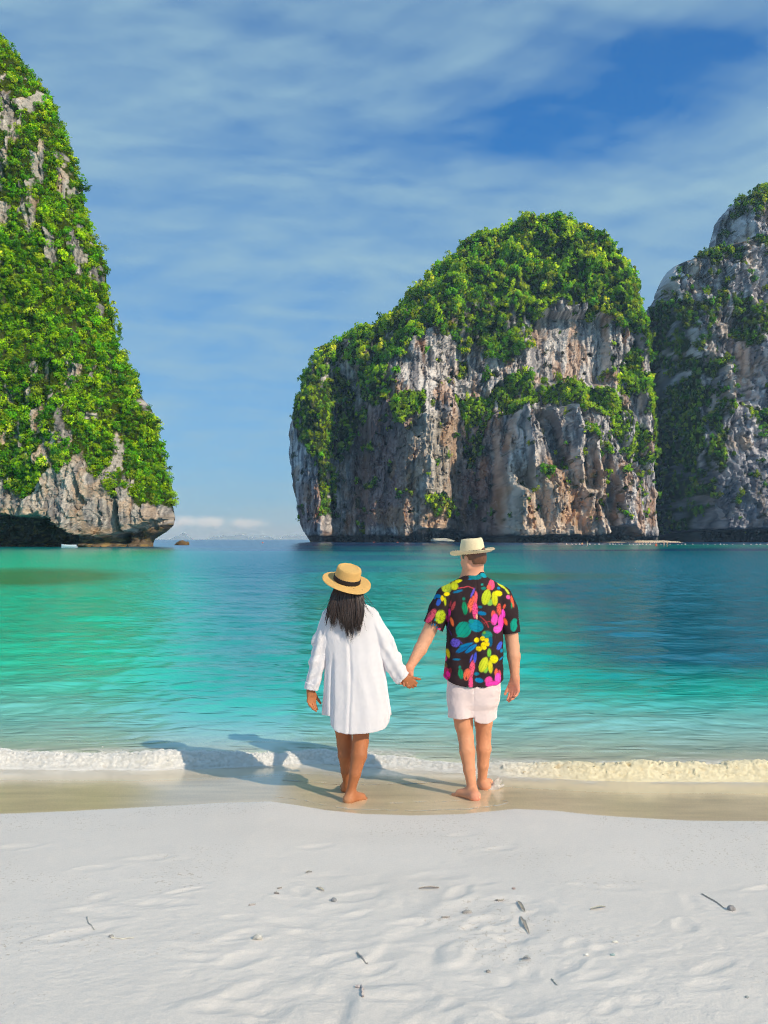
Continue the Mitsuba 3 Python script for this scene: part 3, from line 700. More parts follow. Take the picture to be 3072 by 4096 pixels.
# ---------------------------------------------------------------- modelling with distance fields
class Field:
    """A sampled signed distance, filled by smooth unions and turned into a mesh by surface nets."""

    def __init__(self, lo, hi, h):
        self.lo, self.h = np.asarray(lo, float), h
        self.n = np.ceil((np.asarray(hi, float) - self.lo) / h).astype(int) + 1
        self.F = np.full(self.n, 1.0, np.float32)

    def window(self, lo, hi):
        a = np.clip(np.floor((np.asarray(lo) - self.lo) / self.h).astype(int), 0, self.n)
        b = np.clip(np.ceil((np.asarray(hi) - self.lo) / self.h).astype(int) + 1, 0, self.n)
        if (b <= a).any():
            return None, None
        ax = [self.lo[i] + self.h * np.arange(a[i], b[i]) for i in range(3)]
        return tuple(slice(x, y) for x, y in zip(a, b)), np.stack(np.meshgrid(*ax, indexing='ij'), -1)

    def put(self, fn, lo, hi, k=0.02):
        sl, P = self.window(lo, hi)
        if sl is None:
            return
        d, f = fn(P), self.F[sl]
        t = np.clip(0.5 + 0.5 * (f - d) / k, 0, 1)
        self.F[sl] = f + (d - f) * t - k * t * (1 - t)

    def bone(self, a, b, ra, rb, k=0.02, flat=None, pad=0.05):
        a, b = np.asarray(a, float), np.asarray(b, float)
        m = max(ra, rb) * (1 if flat is None else max(1.0, flat[1])) + pad

        def fn(P):
            A, B, Q = a, b, P
            s = 1.0
            if flat is not None:                    # stretched by a factor along an axis
                n, s = np.asarray(flat[0], float), flat[1]
                n = n / np.linalg.norm(n)
                w = 1 / s - 1
                Q = P + w * ((P - a) @ n)[..., None] * n
                B = b + w * ((b - a) @ n) * n
            ba = B - A
            t = np.clip(((Q - A) @ ba) / max(ba @ ba, 1e-12), 0, 1)
            return np.linalg.norm(Q - A - t[..., None] * ba, axis=-1) - (ra + (rb - ra) * t)
        self.put(fn, np.minimum(a, b) - m, np.maximum(a, b) + m, k)

    def ball(self, c, r, k=0.02, axes=None):
        c, r = np.asarray(c, float), np.asarray(r, float) * np.ones(3)
        M = np.eye(3) if axes is None else np.asarray(axes, float)

        def fn(P):
            q = ((P - c) @ M.T) / r
            l = np.linalg.norm(q, axis=-1)
            return (l - 1) * r.min() * np.clip(0.5 + 0.5 * l, 0.6, 1.2)
        self.put(fn, c - r.max() - 0.05, c + r.max() + 0.05, k)

    def chain(self, pts, k=0.02, flat=None):
        for (a, ra), (b, rb) in zip(pts[:-1], pts[1:]):
            self.bone(a, b, ra, rb, k, flat)

    def mesh(self):
        F, h = self.F, self.h
        F = np.pad(F, 1, constant_values=1.0)
        lo = self.lo - h
        s = F < 0
        c = np.zeros([x - 1 for x in F.shape], np.uint8)
        offs = [(i, j, k) for i in (0, 1) for j in (0, 1) for k in (0, 1)]
        n0, n1, n2 = c.shape
        for i, j, k in offs:
            c += s[i:n0 + i, j:n1 + j, k:n2 + k]
        I = np.argwhere((c > 0) & (c < 8))
        vid = np.full(c.shape, -1, np.int64)
        vid[tuple(I.T)] = np.arange(len(I))
        val = {o: F[I[:, 0] + o[0], I[:, 1] + o[1], I[:, 2] + o[2]] for o in offs}
        acc, cnt = np.zeros((len(I), 3)), np.zeros(len(I))
        for o in offs:
            for ax in range(3):
                if o[ax]:
                    continue
                p = list(o)
                p[ax] = 1
                fa, fb = val[o], val[tuple(p)]
                x = (fa < 0) != (fb < 0)
                t = np.where(x, fa / np.where(x, fa - fb, 1), 0)
                q = np.repeat(np.array([o], float), len(I), 0)
                q[:, ax] += t
                acc += q * x[:, None]
                cnt += x
        v = lo + h * (I + acc / cnt[:, None])
        faces = []
        for ax in range(3):
            o1, o2 = [a for a in range(3) if a != ax]
            sl0, sl1 = [slice(None)] * 3, [slice(None)] * 3
            sl0[ax], sl1[ax] = slice(0, -1), slice(1, None)
            e = np.argwhere(s[tuple(sl0)] != s[tuple(sl1)])
            e = e[(e[:, o1] > 0) & (e[:, o2] > 0) & (e[:, o1] < F.shape[o1] - 1) & (e[:, o2] < F.shape[o2] - 1)]
            d1, d2 = np.zeros(3, int), np.zeros(3, int)
            d1[o1], d2[o2] = 1, 1
            q = np.stack([vid[tuple((e - d1 - d2).T)], vid[tuple((e - d2).T)], vid[tuple(e.T)], vid[tuple((e - d1).T)]], 1)
            pos = s[tuple(e.T)]
            flip = pos if ax != 1 else ~pos
            q = np.where(flip[:, None], q, q[:, ::-1])
            faces.append(q)
        return v, np.concatenate(faces)


def normals(v, f):
    return meshkit.arrays((v, f), True)[2]


def unit(v):
    v = np.asarray(v, float)
    return v / np.linalg.norm(v)


def hand(fld, wrist, f, n, side, size=1.0, curl=(0.5, 0.5, 0.6, 0.7), thumb=(0.8, 0.5, 0.25), k=0.006, tcurl=0.35):
    """Palm, four unequal bent fingers and a thumb. f: towards the fingers, n: out of the palm; side: +1 right, -1 left hand."""
    f = unit(f)
    n = unit(np.asarray(n, float) - f * (np.asarray(n, float) @ f))
    s = np.cross(f, n) * side
    w = np.asarray(wrist, float)
    tips = []
    for o, ln, r, cu, base in ((0.031, .073, .0092, curl[0], .090), (0.010, .081, .0095, curl[1], .096), (-0.012, .075, .0090, curl[2], .092), (-0.031, .058, .0078, curl[3], .083)):
        b = w + (f * base + s * o) * size
        fld.bone(w + (f * 0.012 + s * o * 0.55) * size, b, .0155 * size, .0125 * size, 0.012)
        d, p = f, b
        for j, (part, tw) in enumerate(((.45, 0.75), (.31, 1.0), (.24, 0.8))):
            a = cu * tw
            d = unit(d * math.cos(a) + n * math.sin(a)) if j == 0 else unit(d * math.cos(a) + unit(np.cross(s, d) * side * -1 if False else n - d * (n @ d)) * math.sin(a)) if abs(n @ d) < 0.97 else unit(d - 0.8 * f)
            e = p + d * ln * part * size
            fld.bone(p, e, r * size * (1 - 0.06 * j), r * size * (0.94 - 0.09 * j), k)
            p = e
        tips.append(p)
    p = w + (f * 0.022 + s * 0.022) * size
    d = unit(f * thumb[0] + s * thumb[1] + n * thumb[2])
    fld.bone(w + f * 0.015 * size, p + d * 0.02 * size, .017 * size, .0150 * size, 0.012)
    for j, (ln, r) in enumerate(((.046, .0125), (.034, .0105), (.026, .0092))):
        e = p + d * ln * size
        fld.bone(p, e, r * size, r * 0.92 * size, k)
        p, d = e, unit(d + tcurl * (n * 0.7 - s * 0.5))
    fld.bone(w, w + f * 0.03 * size, .024 * size, .022 * size, 0.015, flat=(s, 1.25))
    return tips


def foot(fld, ankle, heel, toe, size=1.0, lift=0.0):
    """A bare foot from its ankle, the point under the heel and the point under the toes."""
    a, h, t = (np.asarray(x, float) for x in (ankle, heel, toe))
    f = unit((t - h) * np.array([1, 1, 0]))
    s = np.cross(f, [0, 0, 1.0])
    up = np.array([0, 0, 1.0])
    hl, ball = h + up * .034 * size + f * 0.02, t - f * .055 * size + up * .027 * size
    fld.bone(a, hl, .034 * size, .035 * size, 0.03)
    fld.bone(hl, ball, .033 * size, .027 * size, 0.03, flat=(s, 1.25))
    fld.bone(a + f * 0.015, ball + up * 0.006, .034 * size, .022 * size, 0.03)
    for o, ln, r in ((-.030, .045, .0140), (-.010, .046, .0100), (.007, .042, .0095), (.022, .036, .0090), (.035, .028, .0085)):
        b = ball - up * 0.008 * size + s * o * size
        fld.bone(b, b + f * ln * size - up * (0.004 * size), .0135 * size, r * size, 0.006)


def head(fld, c, fd, size=1.0, tilt=0.0):
    """Skull, jaw, brow, nose, lips, ears; fd: where the face looks. Returns points for painting."""
    fd = unit(fd)
    lft = unit(np.cross([0, 0, 1.0], fd))
    up = np.cross(fd, lft)
    M = np.stack([lft, fd, up])
    at = lambda l, f, u: np.asarray(c) + (lft * l + fd * f + up * u) * size
    fld.ball(at(0, -.008, .030), np.array([.077, .095, .092]) * size, 0.02, M)
    fld.ball(at(0, .022, -.030), np.array([.064, .072, .080]) * size, 0.03, M)
    fld.bone(at(0, .045, -.070), at(0, .070, -.098), .042 * size, .020 * size, 0.03, flat=(lft, 1.3))
    for q in (-1, 1):
        fld.bone(at(.050 * q, -.005, -.055), at(.022 * q, .062, -.094), .024 * size, .018 * size, 0.03)
        fld.ball(at(.034 * q, .066, -.022), np.array([.022, .018, .018]) * size, 0.02, M)
        fld.bone(at(.014 * q, .084, .022), at(.046 * q, .072, .020), .010 * size, .008 * size, 0.015)
        fld.ball(at(.031 * q, .074, .004), np.array([.014, .012, .010]) * size, 0.006, M)
        fld.ball(at(.080 * q, -.010, -.008), np.array([.010, .020, .032]) * size, 0.008, M)
        fld.ball(at(.012 * q, .088, -.040), np.array([.009, .012, .008]) * size, 0.006, M)
    fld.bone(at(0, .088, .014), at(0, .106, -.034), .009 * size, .013 * size, 0.012)
    fld.ball(at(0, .087, -.062), np.array([.024, .010, .006]) * size, 0.006, M)
    fld.ball(at(0, .085, -.073), np.array([.020, .010, .007]) * size, 0.006, M)
    return at


def skin(v, base, seed, marks=()):
    c = np.asarray(base) * (0.90 + 0.20 * fbm(v * 11, 3, seed)[:, None]) * (0.97 + 0.06 * noise(v * 160, seed)[:, None])
    for p, r, col, amt in marks:
        w = amt * np.exp(-(np.linalg.norm(v - p, axis=1) / r) ** 2)[:, None]
        c = c * (1 - w) + w * np.asarray(col)
    return c


def two_res(build, lo, hi, h, fine):
    """One skin: the whole figure at h, and the hands at a finer step, which take the place of the coarse ones."""
    f = Field(lo, hi, h)
    build(f)
    v, q = f.mesh()
    V, Q = [v], [q]
    inside_any = np.zeros(len(v), bool)
    for flo, fhi, fh in fine:
        inside_any |= ((v > np.asarray(flo) + 0.008) & (v < np.asarray(fhi) - 0.008)).all(1)
    keep = ~inside_any[q].any(1)
    Q = [q[keep]]
    for flo, fhi, fh in fine:
        g = Field(flo, fhi, fh)
        build(g)
        gv, gq = g.mesh()
        onb = ((gv < np.asarray(flo) + fh * 0.8) | (gv > np.asarray(fhi) - fh * 0.8)).any(1)
        gq = gq[~onb[gq].any(1)]
        Q.append(gq + sum(len(x) for x in V))
        V.append(gv)
    return np.concatenate(V), np.concatenate(Q)


def loft(keys, ym, sc, power=2.5):
    """Distance to a garment given by rows (py, left px, right px, depth radius[, y shift]) at distance ym."""
    k = np.array([list(r) + [0.0] * (5 - len(r)) for r in keys], float)
    z = (ZC - (k[:, 0] - HY) / FOC * ym)[::-1]
    cx = ((k[:, 1] + k[:, 2]) / 2 - CX)[::-1] / FOC * ym
    rx = (k[:, 2] - k[:, 1])[::-1] / 2 / FOC * ym
    ry, dy = k[::-1, 3], k[::-1, 4]

    def fn(P):
        c, a, b, o = (np.interp(P[..., 2], z, q) for q in (cx, rx, ry, dy))
        q = ((np.abs(P[..., 0] - c) / a) ** power + (np.abs(P[..., 1] - ym - o) / b) ** power) ** (1 / power)
        d = (q - 1) * np.minimum(a, b) * 1.0
        return np.maximum(d, P[..., 2] - z[-1])
    return fn, z[0], z[-1]


def crop_above(fld, fn):
    """Cuts away everything where fn(P) > 0."""
    sl, P = fld.window(fld.lo, fld.lo + fld.h * (fld.n - 1))
    fld.F = np.maximum(fld.F, fn(P).astype(np.float32))


def warp(fld, fn, band=0.03):
    sl, P = fld.window(fld.lo, fld.lo + fld.h * (fld.n - 1))
    m = np.abs(fld.F) < band
    fld.F[m] += fn(P[m]).astype(np.float32)


def lathe(profile, n=120):
    p = np.array(profile, float)
    a = np.arange(n) / n * 2 * np.pi
    v = np.stack([p[:, None, 0] * np.cos(a), p[:, None, 0] * np.sin(a), np.repeat(p[:, 1:2], n, 1)], -1)
    i, j = np.meshgrid(np.arange(len(p) - 1), np.arange(n), indexing='ij')
    f = np.stack([i * n + j, i * n + (j + 1) % n, (i + 1) * n + (j + 1) % n, (i + 1) * n + j], -1).reshape(-1, 4)
    return v.reshape(-1, 3), f


def smooth_profile(pts, n=14):
    """A rounded path through the points (Catmull-Rom)."""
    p = np.array(pts, float)
    p = np.vstack([2 * p[0] - p[1], p, 2 * p[-1] - p[-2]])
    out = []
    for i in range(1, len(p) - 2):
        t = np.linspace(0, 1, n, endpoint=False)[:, None]
        a, b, c, d = p[i - 1], p[i], p[i + 1], p[i + 2]
        out.append(0.5 * (2 * b + (c - a) * t + (2 * a - 5 * b + 4 * c - d) * t ** 2 + (3 * b - a - 3 * c + d) * t ** 3))
    return np.vstack(out + [p[-2:-1]])


def rot_xyz(back, roll, turn=0.0):
    ca, sa, cr, sr, ct, st = math.cos(back), math.sin(back), math.cos(roll), math.sin(roll), math.cos(turn), math.sin(turn)
    X = np.array([[1, 0, 0], [0, ca, -sa], [0, sa, ca]])
    Yr = np.array([[cr, 0, sr], [0, 1, 0], [-sr, 0, cr]])
    Zt = np.array([[ct, -st, 0], [st, ct, 0], [0, 0, 1]])
    return Yr @ X @ Zt


def tubes(paths, radii, sides=5):
    """Many tapered strands as one mesh."""
    V, Fc, at = [], [], 0
    ang = np.arange(sides) / sides * 2 * np.pi
    for p, r in zip(paths, radii):
        t = np.gradient(p, axis=0)
        t /= np.linalg.norm(t, axis=1, keepdims=True) + 1e-9
        a = np.cross(t, [0.31, 0.95, 0.05])
        a /= np.linalg.norm(a, axis=1, keepdims=True) + 1e-9
        b = np.cross(t, a)
        v = p[:, None] + r[:, None, None] * (np.cos(ang)[None, :, None] * a[:, None] + np.sin(ang)[None, :, None] * b[:, None])
        n = len(p)
        i, j = np.meshgrid(np.arange(n - 1), np.arange(sides), indexing='ij')
        f = np.stack([i * sides + j, i * sides + (j + 1) % sides, (i + 1) * sides + (j + 1) % sides, (i + 1) * sides + j], -1).reshape(-1, 4)
        V.append(v.reshape(-1, 3))
        Fc.append(f + at)
        at += n * sides
    return np.concatenate(V), np.concatenate(Fc)


gloss('m_skin', VC, 0.58, 0.32)
gloss('m_hair', VC, 0.34, 0.6)
scene['m_linen'] = {'type': 'twosided', 'bsdf': {'type': 'bumpmap', 'scale': 1.0, 'arbitrary': proc(lambda p, n, uv: 0.0042 * mikit.fbm(p.x * 34 + p.z * 9, p.y * 34, p.z * 13, 3) + 0.0006 * mikit.noise(p.x * 210, p.y * 210, p.z * 210), eps=0.0015),
                    'nested': {'type': 'principled', 'base_color': VC, 'roughness': 0.9, 'specular': 0.1, 'sheen': 0.3}}}
gloss('m_print', VC, 0.75, 0.2)
gloss('m_straw', VC, 0.7, 0.25)
gloss('m_ribbon', lin(38, 30, 30), 0.55, 0.3)

# ---------------------------------------------------------------- the man
MY = 6.68
G = lambda px, py: W(px, py, FOC * (ZC - 0.02) / (py - HY))          # a point on the wash-wet sand


def on_sand(p, up=0.0):
    p = np.array(p, float)
    p[2] = ground(p[0], p[1]) + up
    return p


m_heelL, m_heelR = on_sand(G(1907, 3212)), on_sand(G(1940, 3160))
m_toeL, m_toeR = on_sand(m_heelL + [-.135, .195, 0]), on_sand(m_heelR + [.06, .23, 0])
m_hc = W(1893, 2236, 6.66)
m_fd = unit([-0.60, 0.78, -0.12])
m_wL, m_wR = W(1637, 2672, 6.60), W(2060, 2712, 6.66)
MAN_HEAD = {}


def man_body(f):
    MAN_HEAD['at'] = head(f, m_hc, m_fd, 1.0)
    f.bone(W(1896, 2330, 6.70), W(1895, 2262, 6.68), .066, .060, 0.03)
    f.bone(W(1893, 2345, 6.70), W(1893, 2460, 6.70), .10, .13, 0.06, flat=((1, 0, 0), 1.2))
    f.bone(W(1893, 2460, 6.70), W(1893, 2700, 6.69), .115, .11, 0.06, flat=((1, 0, 0), 1.15))
    f.bone(W(1850, 2780, 6.68), W(1935, 2780, 6.70), .105, .105, 0.06)
    f.bone(W(1893, 2320, 6.70), W(1792, 2398, 6.68), .05, .045, 0.04)
    f.bone(W(1893, 2320, 6.70), W(1998, 2398, 6.70), .05, .045, 0.04)
    f.chain([(W(1786, 2396, 6.68), .050), (W(1738, 2480, 6.69), .054), (W(1702, 2556, 6.69), .0475), (W(1682, 2596, 6.67), .0465), (m_wL, .0285)], 0.014)
    f.chain([(W(2004, 2396, 6.70), .052), (W(2040, 2500, 6.71), .054), (W(2051, 2585, 6.71), .046), (W(2055, 2625, 6.69), .0465), (m_wR, .0300)], 0.014)
    f.chain([(W(1846, 2800, 6.68), .090), (W(1855, 2900, 6.66), .064), (W(1863, 2950, 6.655), .0545), (W(1869, 3005, 6.60), .0545), (W(1877, 3080, 6.57), .041), (W(1890, 3162, 6.535), .0315)], 0.014)
    f.chain([(W(1935, 2800, 6.70), .090), (W(1934, 2890, 6.75), .064), (W(1934, 2945, 6.78), .0535), (W(1935, 2995, 6.77), .0535), (W(1932, 3060, 6.78), .041), (W(1928, 3128, 6.82), .0315)], 0.014)
    foot(f, W(1890, 3166, 6.535), m_heelL - [0, 0, .008], m_toeL - [0, 0, .008], 0.95)
    foot(f, W(1928, 3130, 6.83), m_heelR - [0, 0, .008], m_toeR - [0, 0, .008], 0.92)
    hand(f, m_wL, [-0.32, -0.10, -1.0], [-0.30, -0.95, 0.0], -1, 1.02, curl=(1.0, 1.0, 1.05, 1.1), thumb=(0.85, 0.35, 0.25))
    hand(f, m_wR, [-0.06, 0.02, -1.0], [-0.62, -0.78, 0.0], 1, 1.05, curl=(0.30, 0.42, 0.55, 0.62), thumb=(0.95, 0.42, 0.10), tcurl=0.12)


lo_m, hi_m = W(1600, 3240, 6.2) * [1, 0, 0] + [0, 6.30, -0.03], np.array([W(2110, 2200, 6.7)[0], 7.16, 1.93])
hl_lo, hl_hi = W(1572, 2790, 6.6) - [0, .13, 0], W(1690, 2650, 6.6) + [0, .12, 0]
hr_lo, hr_hi = W(2010, 2830, 6.66) - [0, .12, 0], W(2110, 2695, 6.66) + [0, .12, 0]
v, q = two_res(man_body, lo_m, hi_m, 0.0072, [(hl_lo, hl_hi, 0.0032), (hr_lo, hr_hi, 0.0032)])
at = MAN_HEAD['at']
man_skin = lin(222, 164, 132)
pink = lin(236, 158, 146)
marks = [(m_wL + [0, 0, -.08], .09, pink, .5), (m_wR + [0, 0, -.09], .10, pink, .55), (m_heelL + [0, 0, .01], .045, lin(240, 165, 155), .8), (m_heelR, .05, lin(240, 180, 160), .5),
         (W(1896, 2275, 6.60), .06, lin(224, 150, 126), .5)]
for sgn in (-1, 1):
    marks += [(at(.031 * sgn, .086, .004), .012, lin(235, 230, 225), .9), (at(.031 * sgn, .090, .004), .006, lin(70, 45, 30), 1.0), (at(.032 * sgn, .086, .022), .010, lin(90, 62, 44), .8)]
marks += [(at(0, .096, -.067), .018, lin(190, 105, 95), .7)]
tan = np.interp(v[:, 2], [0.1, 0.9, 1.1], [1, 1, 0])[:, None]
mc = skin(v, man_skin, 3, marks) * (1 - tan * np.array([0.08, 0.20, 0.30]))
stub = np.exp(-((np.linalg.norm(v - at(0, .055, -.085), axis=1) / .065) ** 2))[:, None]
mc = mc * (1 - 0.45 * stub) + 0.45 * stub * lin(120, 86, 66)
add('person__body', (v, q), 'm_skin', color=mc)
tag('person', 'man in a loud floral shirt, pink shorts and cream hat, walking barefoot into the wash', 'person', 'couple holding hands')

# short cropped hair under the hat
f = Field(m_hc - .14, m_hc + .14, 0.005)
M3 = np.stack([unit(np.cross([0, 0, 1.0], m_fd)), m_fd, np.cross(m_fd, unit(np.cross([0, 0, 1.0], m_fd)))])
f.ball(at(0, -.012, .030), np.array([.0815, .0985, .096]), 0.02, M3)
f.ball(at(0, -.045, -.010), np.array([.062, .055, .060]), 0.02, M3)
crop_above(f, lambda P: np.maximum((P - at(0, .050, .03)) @ m_fd, -(P - at(0, 0, -.044)) @ M3[2] + 0.006 * (noise(P * 90, 4) - 0.5)))
crop_above(f, lambda P: np.minimum(-(P - at(0, .0, -.012)) @ M3[2], 0.022 + ((P - at(0, -.03, 0)) @ m_fd)))
warp(f, lambda P: 0.002 * (noise(P * 140, 5) - 0.5))
v, q = f.mesh()
add('person__hair', (v, q), 'm_hair', color=lin(104, 66, 44) * (0.7 + 0.6 * noise(v * np.array([220, 220, 60]), 8)[:, None]))

# shirt: torso, sleeves, collar, with its print
TORSO = [(2300, 1852, 1938, .066, -.01), (2312, 1836, 1954, .080, -.01), (2330, 1802, 1988, .098), (2350, 1776, 2010, .112), (2385, 1768, 2022, .124), (2440, 1774, 2020, .132), (2520, 1786, 2014, .134),
         (2643, 1782, 2012, .136), (2709, 1772, 2016, .140), (2760, 1770, 2018, .142)]
tfn, _, ztop = loft(TORSO, 6.69, 1)
f = Field(W(1740, 2775, 6.69) - [0, .2, 0], W(2050, 2285, 6.69) + [0, .2, 0], 0.0052)
f.put(tfn, f.lo, f.lo + f.h * f.n, 0.004)
XM = (np.array([1740, 1768, 1800, 1845, 1891, 1940, 1990, 2018, 2050]) - CX) / FOC * 6.60
HEM = ZC - (np.array([2704, 2709, 2728, 2742, 2747, 2746, 2739, 2727, 2722]) - HY) / FOC * 6.60
crop_above(f, lambda P: np.interp(P[..., 0], XM, HEM) + 0.012 * S((P[..., 1] - 6.65) / .12) - P[..., 2])


def shirt_folds(P):
    x, z = P[:, 0], P[:, 2]
    a = S((1.55 - z) / 0.5)
    w = 0.006 * a * np.sin(x * 62 + 5 * fbm(P * np.array([3, 3, 1.4]), 2, 9) * 2) * fbm(P * np.array([6, 6, 2.5]), 2, 10)
    seam = 0.003 * np.exp(-((x - W(1906, 2600, 6.6)[0]) / .006) ** 2) * (P[:, 1] < 6.65)
    return w + 0.016 * (fbm(P * np.array([9, 9, 4.0]), 3, 12) - 0.5) + seam + 0.010 * (fbm(np.stack([x * 5 + z * 7, z * 16 - x * 5, P[:, 1] * 5], -1), 3, 13) - 0.5) * a


warp(f, shirt_folds)
v_t, q_t = f.mesh()
sleeves = []
for side, pts, cut in ((0, [(W(1822, 2366, 6.69), .072), (W(1790, 2392, 6.69), .082), (W(1762, 2440, 6.69), .080), (W(1722, 2530, 6.69), .077)], (W(1729, 2504, 6.69), unit([-.50, 0, -.86]))),
                       (1, [(W(1970, 2366, 6.70), .072), (W(2000, 2392, 6.70), .082), (W(2024, 2440, 6.70), .080), (W(2047, 2560, 6.71), .072)], (W(2044, 2530, 6.71), unit([.12, 0, -1.0])))):
    g = Field(np.min([p for p, _ in pts], 0) - .13, np.max([p for p, _ in pts], 0) + .13, 0.0045)
    g.chain(pts, 0.03)
    crop_above(g, lambda P, c=cut: (P - c[0]) @ c[1])
    inner = Field(g.lo, g.lo + g.h * (g.n - 1), g.h)                      # hollow towards the opening
    inner.chain([(p, rr - .007) for p, rr in pts], 0.03)
    deep_ = Field(g.lo, g.lo + g.h * (g.n - 1), g.h)
    sl, P = g.window(g.lo, g.lo + g.h * (g.n - 1))
    hollow = np.maximum(inner.F[sl], -((P - cut[0]) @ cut[1]) - .03)
    g.F = np.maximum(g.F, -hollow.astype(np.float32))
    warp(g, lambda P: 0.010 * (fbm(P * np.array([9, 9, 7.0]), 3, 22) - 0.5))
    sleeves.append(g.mesh())
g = Field(W(1820, 2345, 6.69) - [0, .16, 0], W(1970, 2270, 6.69) + [0, .16, 0], 0.004)
cfn = loft([(2286, 1860, 1934, .066, .0), (2296, 1852, 1940, .072, .0), (2318, 1838, 1954, .090, -.002), (2330, 1832, 1960, .098, -.004)], 6.69, 1)[0]
g.put(cfn, g.lo, g.lo + g.h * g.n, .004)
cin = loft([(2276, 1868, 1928, .060, .0), (2286, 1865, 1929, .061, .0), (2305, 1858, 1934, .066, .0), (2330, 1852, 1940, .070, .0)], 6.69, 1)[0]
sl, P = g.window(g.lo, g.lo + g.h * (g.n - 1))
g.F = np.maximum(g.F, -cin(P).astype(np.float32))
crop_above(g, lambda P: ZC - (2322 + 8 * np.abs(np.sin(P[..., 0] * 9)) - HY) / FOC * 6.6 - P[..., 2])
v_c, q_c = g.mesh()

